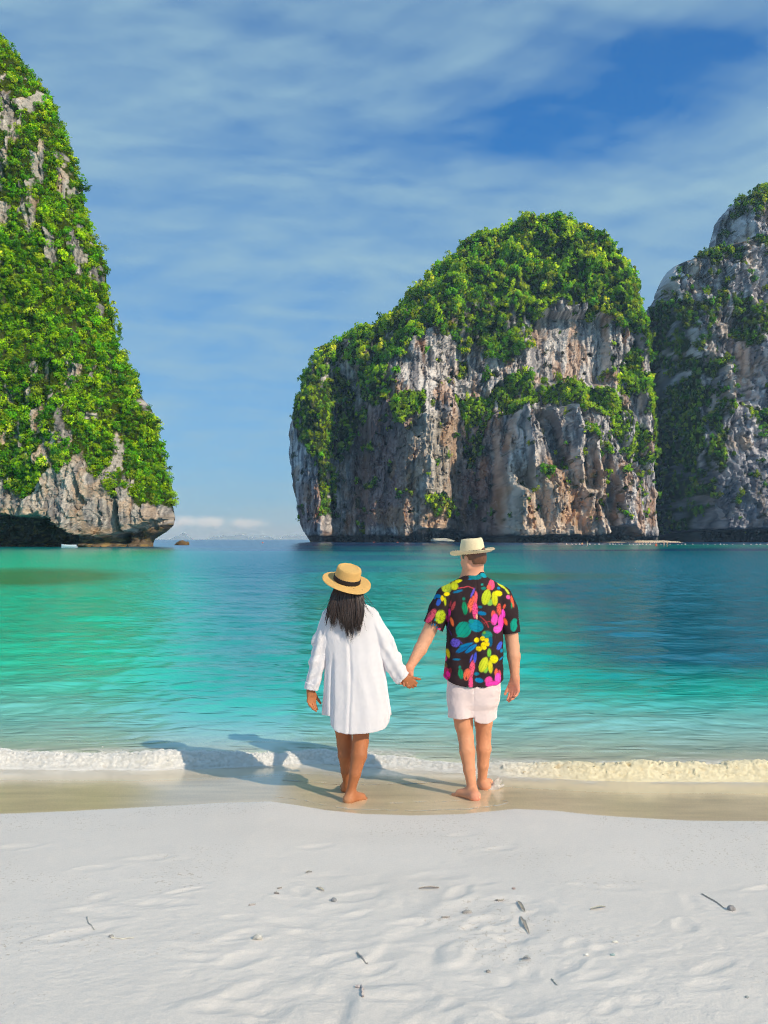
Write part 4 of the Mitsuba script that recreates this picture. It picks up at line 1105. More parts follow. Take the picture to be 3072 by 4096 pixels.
E = lambda cx, cy, rx, ry, a, col, vein=0: ('e', cx, cy, rx, ry, a, col, vein)
L = lambda pts, w, col: ('l', pts, w, col)
YG, YL, YE, CO, PK, MG, TE, BL, PU, GR = (200, 212, 40), (225, 225, 20), (248, 218, 0), (240, 100, 72), (244, 84, 128), (246, 76, 198), (8, 146, 134), (0, 118, 172), (104, 88, 206), (16, 142, 98)
PRINT = [
    L([(600, 772), (740, 745), (800, 770), (825, 830)], 9, (205, 72, 84)), E(600, 812, 75, 20, -14, (14, 112, 156)), E(790, 830, 17, 75, 22, PU), L([(480, 1180), (470, 1300), (520, 1390)], 6, (96, 52, 140)),
    E(1045, 725, 46, 72, 8, PK, 2), E(1008, 757, 34, 40, 0, CO), E(1140, 770, 28, 20, 20, BL), E(935, 770, 36, 24, 0, (10, 120, 110)), E(918, 722, 20, 16, 0, TE),
    E(1020, 955, 44, 46, 0, (132, 192, 84), 3), E(967, 885, 58, 104, 16, YG, 3), E(1082, 905, 44, 96, -6, (208, 208, 30), 3), E(1135, 838, 62, 38, 12, (238, 222, 10), 2),
    E(470, 775, 48, 64, 0, (150, 170, 60), 2), E(450, 750, 54, 84, 24, (192, 206, 52), 3), E(555, 740, 52, 56, 0, (198, 204, 34), 2), E(612, 678, 54, 22, -12, (228, 224, 10)), E(455, 850, 44, 28, -10, YE), E(392, 905, 28, 44, 0, YE), E(430, 945, 18, 66, -4, (194, 204, 24)),
    E(340, 880, 40, 30, 0, (0, 116, 178)), E(345, 960, 30, 52, 20, (52, 96, 196)), E(300, 900, 20, 30, 0, BL),
    E(830, 890, 28, 86, 4, (236, 92, 104), 2), E(762, 990, 42, 102, 10, (244, 106, 74), 4), E(735, 1060, 16, 46, 0, (58, 42, 46)), E(820, 1060, 40, 112, -2, (246, 82, 142), 4), E(800, 900, 20, 40, 0, CO),
    E(684, 1030, 36, 92, -8, GR, 1), E(670, 908, 22, 24, 0, (18, 124, 104)), E(910, 1096, 60, 30, 10, BL), E(885, 1012, 36, 20, 0, (0, 108, 126)),
    E(668, 1312, 98, 108, 30, (8, 156, 136), 3), E(640, 1392, 70, 16, -14, (20, 150, 120)), E(832, 1262, 100, 78, 22, (0, 136, 164), 3), E(770, 1200, 40, 30, 0, (4, 140, 140)),
    E(1142, 1050, 34, 84, 0, (232, 92, 76), 4), E(1218, 1015, 20, 40, 20, CO, 2), E(1062, 1110, 34, 50, 0, (234, 88, 80), 2), E(1080, 1180, 48, 78, 10, (244, 80, 190), 2), E(1172, 1220, 46, 110, 0, (240, 72, 188), 3), E(1120, 1310, 58, 52, 0, (252, 92, 204), 2), E(1205, 1105, 28, 62, -10, MG), E(1130, 1100, 10, 12, 0, (58, 42, 46)),
    L([(885, 1140), (960, 1200), (1000, 1280)], 9, (176, 56, 66)), L([(940, 1220), (1010, 1200), (1070, 1240)], 8, (176, 56, 66)), L([(900, 1190), (960, 1250)], 6, (160, 50, 60)),
    E(536, 1005, 24, 74, 22, (176, 66, 72), 2), E(500, 980, 14, 60, 10, (150, 52, 66)), E(520, 1212, 24, 70, -16, (244, 112, 60)), E(490, 1092, 20, 58, 0, (226, 44, 156)), E(468, 1172, 26, 54, 0, (150, 32, 104)),
    E(560, 1490, 64, 60, 10, PU, 4), L([(600, 1440), (650, 1500)], 7, (104, 80, 190)), E(660, 1560, 112, 34, -32, (0, 102, 158), 1), E(705, 1510, 100, 22, -18, (0, 122, 176)), E(765, 1560, 100, 32, -36, (0, 122, 184), 1),
    E(980, 1378, 74, 54, 10, (22, 132, 122), 2), E(1022, 1468, 36, 72, 0, (0, 92, 126)), E(940, 1350, 26, 22, 0, (100, 160, 60)),
    E(840, 1450, 38, 36, 0, YE, 2), E(916, 1428, 34, 34, 0, YE, 2), E(970, 1452, 34, 34, 0, (240, 208, 0), 2), E(930, 1510, 40, 38, 0, YE, 2), E(872, 1560, 42, 36, 0, (244, 212, 0), 2), E(940, 1548, 34, 32, 0, YE, 2), E(985, 1502, 28, 30, 0, (238, 206, 0), 2),
    E(820, 1680, 24, 82, 8, (62, 84, 206), 1), E(770, 1690, 14, 66, 22, PU), E(1005, 1618, 30, 62, 0, (112, 194, 62), 1), E(955, 1830, 40, 52, 0, (124, 184, 62), 3), E(930, 1768, 56, 108, 22, (206, 212, 42), 3), E(1072, 1700, 62, 54, 25, (232, 222, 10), 3), E(1022, 1800, 36, 92, -4, (212, 204, 30), 3),
    E(576, 1706, 62, 16, 0, (0, 114, 156)), E(472, 1640, 26, 66, -6, (208, 188, 10), 2), E(430, 1735, 26, 72, 14, (204, 42, 124), 1), E(445, 1800, 20, 40, 0, (120, 90, 50)),
    E(450, 1905, 52, 84, 0, (186, 40, 90), 3), E(470, 1905, 30, 42, 0, (240, 36, 150)), E(420, 1985, 46, 50, 20, (230, 44, 150), 1), E(500, 1860, 22, 44, 0, (130, 40, 50)),
    E(776, 1830, 36, 124, 8, (246, 90, 122), 4), E(712, 1900, 44, 84, 12, (244, 110, 80), 3), E(700, 1950, 12, 30, 0, (58, 42, 46)), E(632, 1892, 36, 72, -8, GR, 1), E(620, 1806, 22, 22, 0, (20, 124, 112)), E(840, 1892, 36, 24, 0, (0, 116, 146)), E(872, 1976, 60, 34, 10, (0, 126, 178)), E(760, 2020, 34, 110, 0, (244, 80, 136), 4),
    E(1100, 1880, 26, 60, 6, CO, 3), E(1152, 1890, 20, 50, -16, (210, 70, 90), 1), E(1000, 1985, 56, 60, 0, (246, 72, 160), 2), E(1124, 1960, 46, 78, 0, (248, 82, 200), 3), E(1060, 2030, 110, 44, 0, (244, 62, 176), 2), E(1070, 1965, 12, 16, 0, (58, 42, 46)),
    E(1150, 1530, 38, 62, 30, (72, 96, 214), 2), E(1182, 1600, 24, 30, 0, (0, 126, 166)), E(1178, 1706, 40, 16, -30, (0, 128, 184)),
    E(830, 622, 92, 38, 0, (0, 124, 136), 2), E(945, 602, 52, 32, 20, (0, 146, 166)), E(760, 650, 30, 14, 0, BL), E(730, 2080, 80, 18, 0, TE), E(870, 2090, 60, 16, 0, TE),
    E(1190, 742, 84, 20, 36, (198, 208, 52), 2), E(1262, 815, 54, 20, 52, (188, 198, 60), 2), E(1330, 950, 24, 90, -12, (226, 92, 62), 2), E(1270, 890, 34, 30, 30, (230, 90, 160)), E(1318, 1000, 14, 50, 0, (20, 140, 90)), E(1236, 1220, 24, 60, -20, (240, 110, 60), 1),
    E(1352, 1262, 54, 92, 8, (10, 152, 132), 2), E(1400, 1240, 14, 40, 0, (40, 36, 40)),
    E(250, 1140, 44, 112, 30, (232, 92, 112), 4), E(210, 1200, 30, 60, 30, PK, 2), E(370, 1150, 68, 96, 8, (186, 206, 32), 4), E(340, 1120, 26, 50, 20, (206, 220, 60), 1), E(286, 1282, 42, 46, -30, (0, 114, 166), 1), E(352, 1322, 30, 22, 0, (236, 80, 130)), E(300, 1190, 14, 20, 0, TE)]


def paint_print(v, n):
    """The floral print of the cloth: flat colour by place on the back; the front carries the same repeat, shifted."""
    px = v[:, 0] / 6.62 * FOC + CX
    py = (ZC - v[:, 2]) / 6.62 * FOC + HY
    front = n[:, 1] > 0.12
    px = np.where(front, 3784 - px - 40, px)
    py = np.where(front, py + 60, py)
    u, w = (px - 1650) * 3.318, (py - 2120) * 3.318
    w = np.where(w > 2110, w - 1000, w)
    q = np.stack([u, w, 0 * u], -1)
    wob = 9 * (fbm(q / 34, 2, 3) - 0.5)
    wob2 = 9 * (fbm(q / 34 + 50, 2, 4) - 0.5)
    c = np.repeat(lin(50, 36, 40)[None], len(v), 0) * (0.9 + 0.2 * fbm(q / 90, 2, 5)[:, None])
    for s in PRINT:
        if s[0] == 'e':
            _, cx, cy, rx, ry, a, col, vein = s
            a = math.radians(a)
            du, dw = u + wob - cx, w + wob2 - cy
            e, g = du * math.cos(a) + dw * math.sin(a), -du * math.sin(a) + dw * math.cos(a)
            r_ = np.sqrt((e / rx) ** 2 + (g / ry) ** 2)
            m = np.clip((1.04 - r_) * min(rx, ry) / 7.0, 0, 1)[:, None]
            k = lin(col) * (1.0 - 0.38 * np.clip(r_ - 0.55, 0, 1))[:, None]
            if vein >= 4:
                k = k * np.where(noise(q / 11, 7) > 0.60, 0.55, 1.0)[:, None]
            elif vein:
                along, across = (g, e) if ry > rx else (e, g)
                k = k * (1 - 0.28 * (np.abs(np.sin(across / max(min(rx, ry), 1) * (2.2 + vein) + 0.006 * along)) < 0.30))[:, None]
            c = c * (1 - m) + k * m
        else:
            _, pts, wd, col = s
            d = np.full(len(v), 1e9)
            for a, b in zip(pts[:-1], pts[1:]):
                a, b = np.array(a, float), np.array(b, float)
                t = np.clip(((u - a[0]) * (b - a)[0] + (w - a[1]) * (b - a)[1]) / ((b - a) @ (b - a)), 0, 1)
                d = np.minimum(d, np.hypot(u + wob - a[0] - t * (b - a)[0], w + wob2 - a[1] - t * (b - a)[1]))
            m = np.clip((wd - d) / 6, 0, 1)[:, None]
            c = c * (1 - m) + lin(col) * m
    return c


for key, (vv, qq) in (('person__shirt', (v_t, q_t)), ('person__shirt__sleeve', sleeves[0]), ('person__shirt__sleeve', sleeves[1]), ('person__shirt__collar', (v_c, q_c))):
    add(key, (vv, qq), 'm_print', color=paint_print(vv, normals(vv, qq)))
tag('person__shirt', 'near-black shirt printed with yellow, pink and teal flowers and leaves')

# shorts
f = Field(W(1750, 2910, 6.6) - [0, .2, 0], W(2030, 2690, 6.7) + [0, .25, 0], 0.005)
f.put(loft([(2690, 1790, 2000, .125), (2760, 1786, 2004, .130), (2810, 1790, 1996, .128), (2832, 1800, 1990, .110)], 6.69, 1)[0], f.lo, f.lo + f.h * f.n, .01)
f.bone(W(1843, 2770, 6.68), W(1843, 2900, 6.64), .098, .090, 0.014, flat=((0, 1, 0), 1.12))
f.bone(W(1941, 2770, 6.70), W(1938, 2910, 6.73), .095, .082, 0.014, flat=((0, 1, 0), 1.12))
crop_above(f, lambda P: np.where(P[..., 0] < W(1893, 0, 6.66)[0], ZC - (2877 - HY) / FOC * 6.56 + 0.02 * (P[..., 0] - W(1843, 0, 6.6)[0]),
                                 ZC - (2889 - HY - 14 * np.clip((np.abs(P[..., 0] - W(1935, 0, 6.65)[0]) - .03) / .06, 0, 1)) / FOC * 6.64) - P[..., 2])
warp(f, lambda P: 0.013 * (fbm(P * np.array([11, 11, 5.0]), 3, 31) - 0.5) + 0.010 * (fbm(np.stack([P[:, 0] * 9 + P[:, 2] * 12, P[:, 2] * 22 - P[:, 0] * 6, P[:, 1] * 6], -1), 3, 33) - 0.5)
     + 0.004 * np.exp(-((P[:, 0] - W(1893, 0, 6.62)[0]) / .005) ** 2))
v, q = f.mesh()
add('person__shorts', (v, q), 'm_linen', color=lin(228, 208, 206) * (0.96 + 0.08 * fbm(v * 60, 2, 5)[:, None]))

# panama hat
prof = smooth_profile([(0.001, .088), (.030, .092), (.056, .101), (.067, .103), (.0745, .095), (.079, .070), (.083, .040), (.086, .012), (.0885, .002), (.105, -.001), (.130, .000), (.150, .003), (.154, .001), (.150, -.002),
                       (.130, -.005), (.100, -.006), (.082, -.004), (.078, .030), (.060, .080), (.001, .082)])


def man_hat(v):
    x, y, z = v.T
    y = y * 1.16
    top = S((z - .045) / .05)
    z = z - top * .020 * np.exp(-(x / .022) ** 2) * np.exp(-(y / .075) ** 2)
    x = x * (1 - 0.10 * top * S((y + .02) / .06))
    rr = np.hypot(x, y / 1.16)
    brim = S((rr - .092) / .06)
    z = z + brim * (.024 * (x / .153) ** 2 * np.abs(x / .153) - .010 * (y / .17) ** 2 * np.sign(y))
    return np.stack([x, y, z + 0.0025 * (noise(v * 40, 3) - 0.5)], -1)


RH = rot_xyz(math.radians(-1), math.radians(-5), math.radians(30))
hat_c = W(1890, 2211, 6.655)
v, q = lathe(prof[::2] if len(prof) % 2 else np.vstack([prof[::2], prof[-1:]]), 90)
vw = man_hat(v)
hv = vw @ RH.T + hat_c
sc_ = np.arctan2(v[:, 1], v[:, 0])
add('person__hat', (hv, q), 'm_straw', color=lin(232, 214, 178) * (0.88 + 0.16 * noise(np.stack([sc_ * 30, v[:, 2] * 300 + v[:, 0] * 0, np.hypot(v[:, 0], v[:, 1]) * 300], -1), 3)[:, None] + 0.10 * fbm(v * 25, 3, 3)[:, None]))
tag('person__hat', 'cream straw hat with pinched crown and thin black band')
bv, bq = lathe([(.0885, .003), (.0905, .004), (.0893, .017), (.0865, .018)], 120)
bw = man_hat(bv)
add('person__hat__band', (bw @ RH.T + hat_c, bq), 'm_ribbon')
# ---------------------------------------------------------------- the woman
w_heelR, w_heelL = on_sand(G(1386, 3224)), on_sand(G(1384, 3172))
w_toeR, w_toeL = on_sand(w_heelR + [.130, .165, 0]), on_sand(w_heelL + [-.02, .215, 0])
w_hc = W(1394, 2352, 6.52)
w_fd = unit([0.12, 0.98, -0.16])
w_wL, w_wR = W(1243, 2760, 6.50), W(1612, 2706, 6.535)
WH = {}


def woman_body(f):
    WH['at'] = head(f, w_hc, w_fd, 0.93)
    f.bone(W(1396, 2440, 6.54), W(1395, 2375, 6.53), .052, .048, 0.03)
    f.bone(W(1398, 2450, 6.53), W(1400, 2560, 6.53), .085, .10, 0.05, flat=((1, 0, 0), 1.2))
    f.bone(W(1400, 2560, 6.53), W(1404, 2700, 6.53), .09, .10, 0.05, flat=((1, 0, 0), 1.15))
    f.bone(W(1372, 2790, 6.53), W(1442, 2790, 6.53), .105, .105, 0.05)
    f.bone(W(1398, 2430, 6.53), W(1310, 2476, 6.52), .045, .042, 0.04)
    f.bone(W(1398, 2430, 6.53), W(1490, 2476, 6.52), .045, .042, 0.04)
    f.chain([(W(1306, 2482, 6.52), .044), (W(1266, 2640, 6.51), .038), (w_wL, .025)], 0.014)
    f.chain([(W(1492, 2482, 6.52), .044), (W(1562, 2612, 6.53), .038), (w_wR, .025)], 0.014)
    f.chain([(W(1366, 2800, 6.55), .086), (W(1372, 2900, 6.57), .064), (W(1378, 2975, 6.585), .0525), (W(1381, 3020, 6.575), .0505), (W(1385, 3085, 6.59), .037), (W(1389, 3142, 6.64), .0265)], 0.014)
    f.chain([(W(1444, 2800, 6.52), .086), (W(1444, 2900, 6.50), .064), (W(1442, 2968, 6.485), .0555), (W(1436, 3022, 6.44), .054), (W(1420, 3095, 6.41), .039), (W(1402, 3172, 6.405), .0280)], 0.014)
    foot(f, W(1402, 3176, 6.405), w_heelR - [0, 0, .008], w_toeR - [0, 0, .008], 0.82)
    foot(f, W(1389, 3140, 6.65), w_heelL - [0, 0, .008], w_toeL - [0, 0, .008], 0.80)
    hand(f, w_wL, [0.06, 0.03, -1.0], [0.66, -0.75, 0.0], -1, 0.90, curl=(0.28, 0.36, 0.44, 0.5), thumb=(0.95, 0.55, 0.15), tcurl=0.15)
    hand(f, w_wR, [0.72, 0.02, -0.66], [0.0, 1.0, 0.0], 1, 0.90, curl=(0.85, 0.9, 0.95, 1.0), thumb=(0.9, 0.5, 0.0), tcurl=-0.05)


fine = [(W(1205, 2850, 6.5) - [0, .12, 0], W(1290, 2735, 6.5) + [0, .12, 0], 0.0032), (W(1580, 2800, 6.53) - [0, .10, 0], W(1695, 2685, 6.53) + [0, .12, 0], 0.0032)]
v, q = two_res(woman_body, [W(1215, 0, 6.4)[0] - .02, 6.22, -0.03], [W(1700, 0, 6.6)[0], 6.98, 1.80], 0.0070, fine)
at = WH['at']
wsk = lin(174, 108, 70)
marks = [(w_heelR + [0, 0, .01], .04, lin(222, 160, 118), .8), (w_toeR + [-.05, -.06, .02], .05, lin(214, 150, 108), .4), (w_wL + [.01, -.03, -.09], .05, lin(205, 140, 100), .4)]
for sgn in (-1, 1):
    marks += [(at(.031 * sgn, .086, .004), .012, lin(235, 230, 225), .9), (at(.031 * sgn, .090, .004), .006, lin(40, 25, 18), 1.0), (at(.032 * sgn, .086, .022), .010, lin(40, 28, 22), .8)]
marks += [(at(0, .096, -.067), .018, lin(170, 70, 66), .8)]
add('person_001__body', (v, q), 'm_skin', color=skin(v, wsk, 5, marks))
tag('person_001', 'woman in loose white shirt dress and tan straw hat, walking barefoot beside the man', 'person', 'couple holding hands')

# the shirt dress
DY = 6.53
DRESS = [(2405, 1362, 1442, .055, -.01), (2418, 1338, 1466, .070, -.01), (2432, 1306, 1494, .084), (2450, 1286, 1514, .096), (2500, 1282, 1524, .112), (2560, 1292, 1524, .124), (2650, 1300, 1534, .142),
         (2750, 1297, 1548, .160), (2850, 1289, 1563, .176), (2960, 1286, 1568, .186)]
f = Field(W(1240, 2960, DY) - [0, .24, 0], W(1600, 2395, DY) + [0, .24, 0], 0.0058)
f.put(loft(DRESS, DY, 1, 2.35)[0], f.lo, f.lo + f.h * f.n, .004)


def pleats(P):
    x, y, z = P.T
    cx = W(1404, 0, DY)[0]
    a = S((1.52 - z) / 0.75)
    ang = np.arctan2(x - cx, -(y - DY) * 1.4)
    wv = 0.9 * (fbm(P * np.array([2.5, 2.5, 1.6]), 3, 17) - 0.5)
    fold = np.sin(ang * 15 + wv * 9) * (0.3 + 1.1 * fbm(P * np.array([5, 5, 1.2]), 2, 19))
    d = 0.0024 * a * fold + 0.011 * (fbm(P * np.array([11, 11, 3.2]), 3, 18) - 0.5)
    back = y < DY
    c0 = W(1399, 0, 6.40)[0] + 0.006 * np.sin(z * 9)
    box = S((1.565 - z) / .05)
    d += box * back * (0.006 * np.exp(-((x - c0) / .006) ** 2) - 0.003 * np.exp(-((x - c0 + .022) / .012) ** 2) - 0.003 * np.exp(-((x - c0 - .022) / .012) ** 2))
    c1 = W(1330, 0, 6.42)[0] - 0.05 * (1.2 - z) * 0.2
    d += 0.014 * S((1.15 - z) / .3) * np.exp(-((x - c1) / .012) ** 2) * back                     # deep fold by the side slit
    d += 0.0035 * np.exp(-((z - 1.572) / .005) ** 2) * back                                          # yoke seam
    return d


warp(f, pleats)
HX = (np.array([1240, 1300, 1317, 1321, 1330, 1350, 1391, 1451, 1500, 1540, 1556, 1566, 1575, 1600]) - CX) / FOC * 6.38
HZ = ZC - (np.array([2866, 2868, 2868, 2906, 2916, 2928, 2935, 2933, 2928, 2920, 2900, 2866, 2858, 2858]) - HY) / FOC * 6.38
crop_above(f, lambda P: np.where(P[..., 1] < DY + .01, np.interp(P[..., 0], HX, HZ), ZC - (2866 - HY) / FOC * 6.5) - P[..., 2])
v, q = f.mesh()
white = lin(217, 213, 217)
add('person_001__shirt_dress', (v, q), 'm_linen', color=white * (0.97 + 0.06 * fbm(v * 50, 2, 5)[:, None]))
tag('person_001__shirt_dress', 'loose white linen shirt dress with rounded tail hem')
for side, pts, cut, cuff in (
        (0, [(W(1326, 2468, 6.52), .068), (W(1290, 2560, 6.52), .066), (W(1268, 2650, 6.51), .058), (W(1249, 2770, 6.50), .047)], (W(1246, 2752, 6.50), unit([-.20, 0, -.98])), .053),
        (1, [(W(1476, 2466, 6.52), .070), (W(1524, 2560, 6.53), .074), (W(1570, 2650, 6.53), .068), (W(1620, 2726, 6.535), .055)], (W(1609, 2711, 6.535), unit([.70, 0, -.72])), .060)):
    g = Field(np.min([p for p, _ in pts], 0) - .13, np.max([p for p, _ in pts], 0) + .13, 0.005)
    g.chain(pts, 0.02)
    dv = unit(pts[-1][0] - pts[0][0])
    sd = unit(np.cross(dv, [0, 1, 0]))

    def sleeve_folds(P, dv=dv, sd=sd, o=pts[0][0], side=side):
        s, t = (P - o) @ dv, (P - o) @ sd
        d = 0.009 * (fbm(np.stack([s * 6, t * 22, P[:, 1] * 22], -1), 3, 24 + side) - 0.5)
        d += 0.006 * np.sin(t * 95 + 6 * fbm(P * 4, 2, 8)) * S((s - .02) / .15)
        d += 0.006 * np.sin(s * 70 + t * 60 + 5 * fbm(P * 6, 2, 6)) * fbm(P * 8, 2, 7) * S((s - .12) / .1)
        return d
    warp(g, sleeve_folds)
    crop_above(g, lambda P, c=cut: (P - c[0]) @ c[1])
    v, q = g.mesh()
    add('person_001__shirt_dress__sleeve', (v, q), 'm_linen', color=white * (0.97 + 0.06 * fbm(v * 50, 2, 5)[:, None]))
    c0, cn = cut
    g = Field(c0 - .12, c0 + .12, 0.004)
    g.bone(c0 - cn * .045, c0 + cn * .006, cuff, cuff - .003, .004)
    inner = Field(g.lo, g.lo + g.h * (g.n - 1), g.h)
    inner.bone(c0 - cn * .2, c0 + cn * .2, cuff - .010, cuff - .010, .004)
    crop_above(g, lambda P: np.maximum((P - c0) @ cn - .010, -((P - c0) @ cn) - .036))
    sl, P = g.window(g.lo, g.lo + g.h * (g.n - 1))
    hol = np.maximum(inner.F[tuple(slice(0, m) for m in g.F.shape)], -((P - c0) @ cn)[tuple(slice(0, m) for m in inner.F.shape)] - .012)
    g.F = np.maximum(g.F, -hol)
    warp(g, lambda P: 0.008 * (fbm(P * 26, 3, 11) - 0.5) + 0.002 * np.exp(-(((P - c0) @ cn + .014) / .003) ** 2))
    v, q = g.mesh()
    add('person_001__shirt_dress__cuff', (v, q), 'm_linen', color=white * 1.0 + 0 * v)
g = Field(W(1340, 2460, DY) - [0, .14, 0], W(1465, 2380, DY) + [0, .14, 0], 0.004)
g.put(loft([(2388, 1364, 1436, .056, 0), (2400, 1356, 1444, .062, 0), (2428, 1344, 1458, .078, 0)], DY, 1)[0], g.lo, g.lo + g.h * g.n, .004)
crop_above(g, lambda P: ZC - (2426 - HY) / FOC * DY - P[..., 2])
v, q = g.mesh()
add('person_001__shirt_dress__collar', (v, q), 'm_linen', color=white + 0 * v)

# straw hat, tipped back and to her right
prof = smooth_profile([(0.001, .105), (.040, .105), (.070, .104), (.081, .100), (.086, .090), (.0895, .060), (.0925, .030), (.095, .006), (.099, .0005), (.112, -.001), (.150, -.003), (.168, -.005), (.1725, -.008),
                       (.168, -.011), (.130, -.009), (.094, -.007), (.089, -.002), (.086, .050), (.078, .092), (.001, .095)])
v, q = lathe(prof[::2] if len(prof) % 2 else np.vstack([prof[::2], prof[-1:]]), 90)
RW = rot_xyz(math.radians(19), math.radians(13))
hat_w = W(1387, 2324, 6.49)


def woman_hat(v):
    x, y, z = v.T
    rr = np.hypot(x, y)
    a = np.arctan2(y, x)
    return np.stack([x, y * 1.06, z + S((rr - .1) / .07) * (.007 * np.sin(2 * a + 0.6) + .004 * np.sin(3 * a)) - .004 * S((z - .09) / .01) * (rr < .06)], -1)


ring = noise(np.stack([np.arctan2(v[:, 1], v[:, 0]) * 26, np.hypot(v[:, 0], v[:, 1]) * 320, v[:, 2] * 320], -1), 3)
add('person_001__hat', (woman_hat(v) @ RW.T + hat_w, q), 'm_straw', color=lin(210, 168, 104) * (0.88 + 0.18 * ring[:, None] + 0.08 * fbm(v * 25, 3, 3)[:, None]))
tag('person_001__hat', 'tan straw boater with wide flat brim and black ribbon')
bv, bq = lathe([(.0955, .003), (.0975, .005), (.0955, .034), (.0915, .036)], 120)
add('person_001__hat__band', (woman_hat(bv) @ RW.T + hat_w, bq), 'm_ribbon')

# long hair: a shaped mass under many tapered locks
rh = np.random.default_rng(8)
f = Field(W(1290, 2570, 6.5) - [0, .22, 0], W(1500, 2310, 6.5) + [0, .14, 0], 0.005)
M3 = np.eye(3)
f.ball(w_hc + [0, -.012, .02], [.083, .098, .098], 0.02)
f.chain([(w_hc + [-.008, -.030, -.01], .070), (W(1394, 2420, 6.465), .070), (W(1394, 2470, 6.44), .052), (W(1396, 2500, 6.43), .026)], 0.03, flat=((0, 1, 0), 0.5))
crop_above(f, lambda P: (P - (w_hc + [0, .045, .0])) @ w_fd - 0.0 * P[..., 2])
warp(f, lambda P: 0.010 * (fbm(P * np.array([60, 30, 6.0]), 3, 4) - 0.5))
v, q = f.mesh()
hv, hq = v, q
paths, radii, tones = [], [], []
locks = []
for i in range(46):
    u = rh.uniform(-1, 1)
    if u < -0.5 and rh.random() < .55:
        e = (rh.uniform(1300, 1346), rh.uniform(2440, 2516))
    else:
        e = (1394 + 60 * u + rh.normal(0, 8), 2512 - 66 * abs(u - 0.02) ** 2 + rh.normal(10, 20))
    locks.append((u, e, rh.uniform(4, 9), rh.uniform(0, 6), rh.normal(0, 6), rh.uniform(.6, 1.5)))
for u, xe, ye in ((.82, 1496, 2462), (.86, 1478, 2440), (.9, 1508, 2448), (.78, 1470, 2500), (-.95, 1290, 2452)):
    locks.append((u, (xe, ye), 5, 0, 0, -1.0))
n = 14
t = np.linspace(0, 1, n)
for u, (xe, ye), fr, ph, bow, tone in locks:
    for j in range(15 if tone > 0 else 2):
        us = u + rh.normal(0, .10)
        x0 = 1396 + 60 * np.clip(us, -1, 1)
        y0 = 2350 + 12 * rh.random() + (10 * u if u > 0 else 0)
        sx_, sy_ = rh.normal(0, 5), rh.normal(0, 10)
        px = x0 + (xe + 0.45 * sx_ - x0) * t ** 1.3 + (bow + sx_) * np.sin(np.pi * t) + 2.5 * np.sin(t * fr + ph) * t
        py = y0 + (ye + sy_ - y0) * t
        yy = 6.412 - .014 * (1 - u * u) - 0.012 * rh.random() + .035 * u * u * (1 - t) - 0.012 * np.sin(np.pi * t) - 0.010 * t + rh.normal(0, .002) + 0.010 * (1 - t)
        yy = yy + 0.05 * np.maximum(0, np.abs(px - 1394) - 62) / 60
        paths.append(np.stack([(px - CX) / FOC * yy, yy, ZC - (py - HY) / FOC * yy], -1))
        radii.append((rh.uniform(.0024, .0046) if tone > 0 else .0012) * (1 - t ** 2.4) + .0005)
        tones.append(abs(tone) * rh.uniform(.7, 1.3))
tv, tq = tubes(paths, radii)
shade = np.repeat(np.array(tones), 14 * 5)
cols = np.concatenate([lin(40, 29, 26) * np.ones((len(hv), 1)) * (0.7 + 0.5 * noise(hv * np.array([240, 80, 16]), 9)[:, None]), lin(52, 40, 36) * shade[:, None]])
add('person_001__hair', (np.concatenate([hv, tv]), np.concatenate([hq, tq + len(hv)])), 'm_hair', color=cols)
tag('person_001__hair', 'long dark brown hair hanging loose over the shoulders')
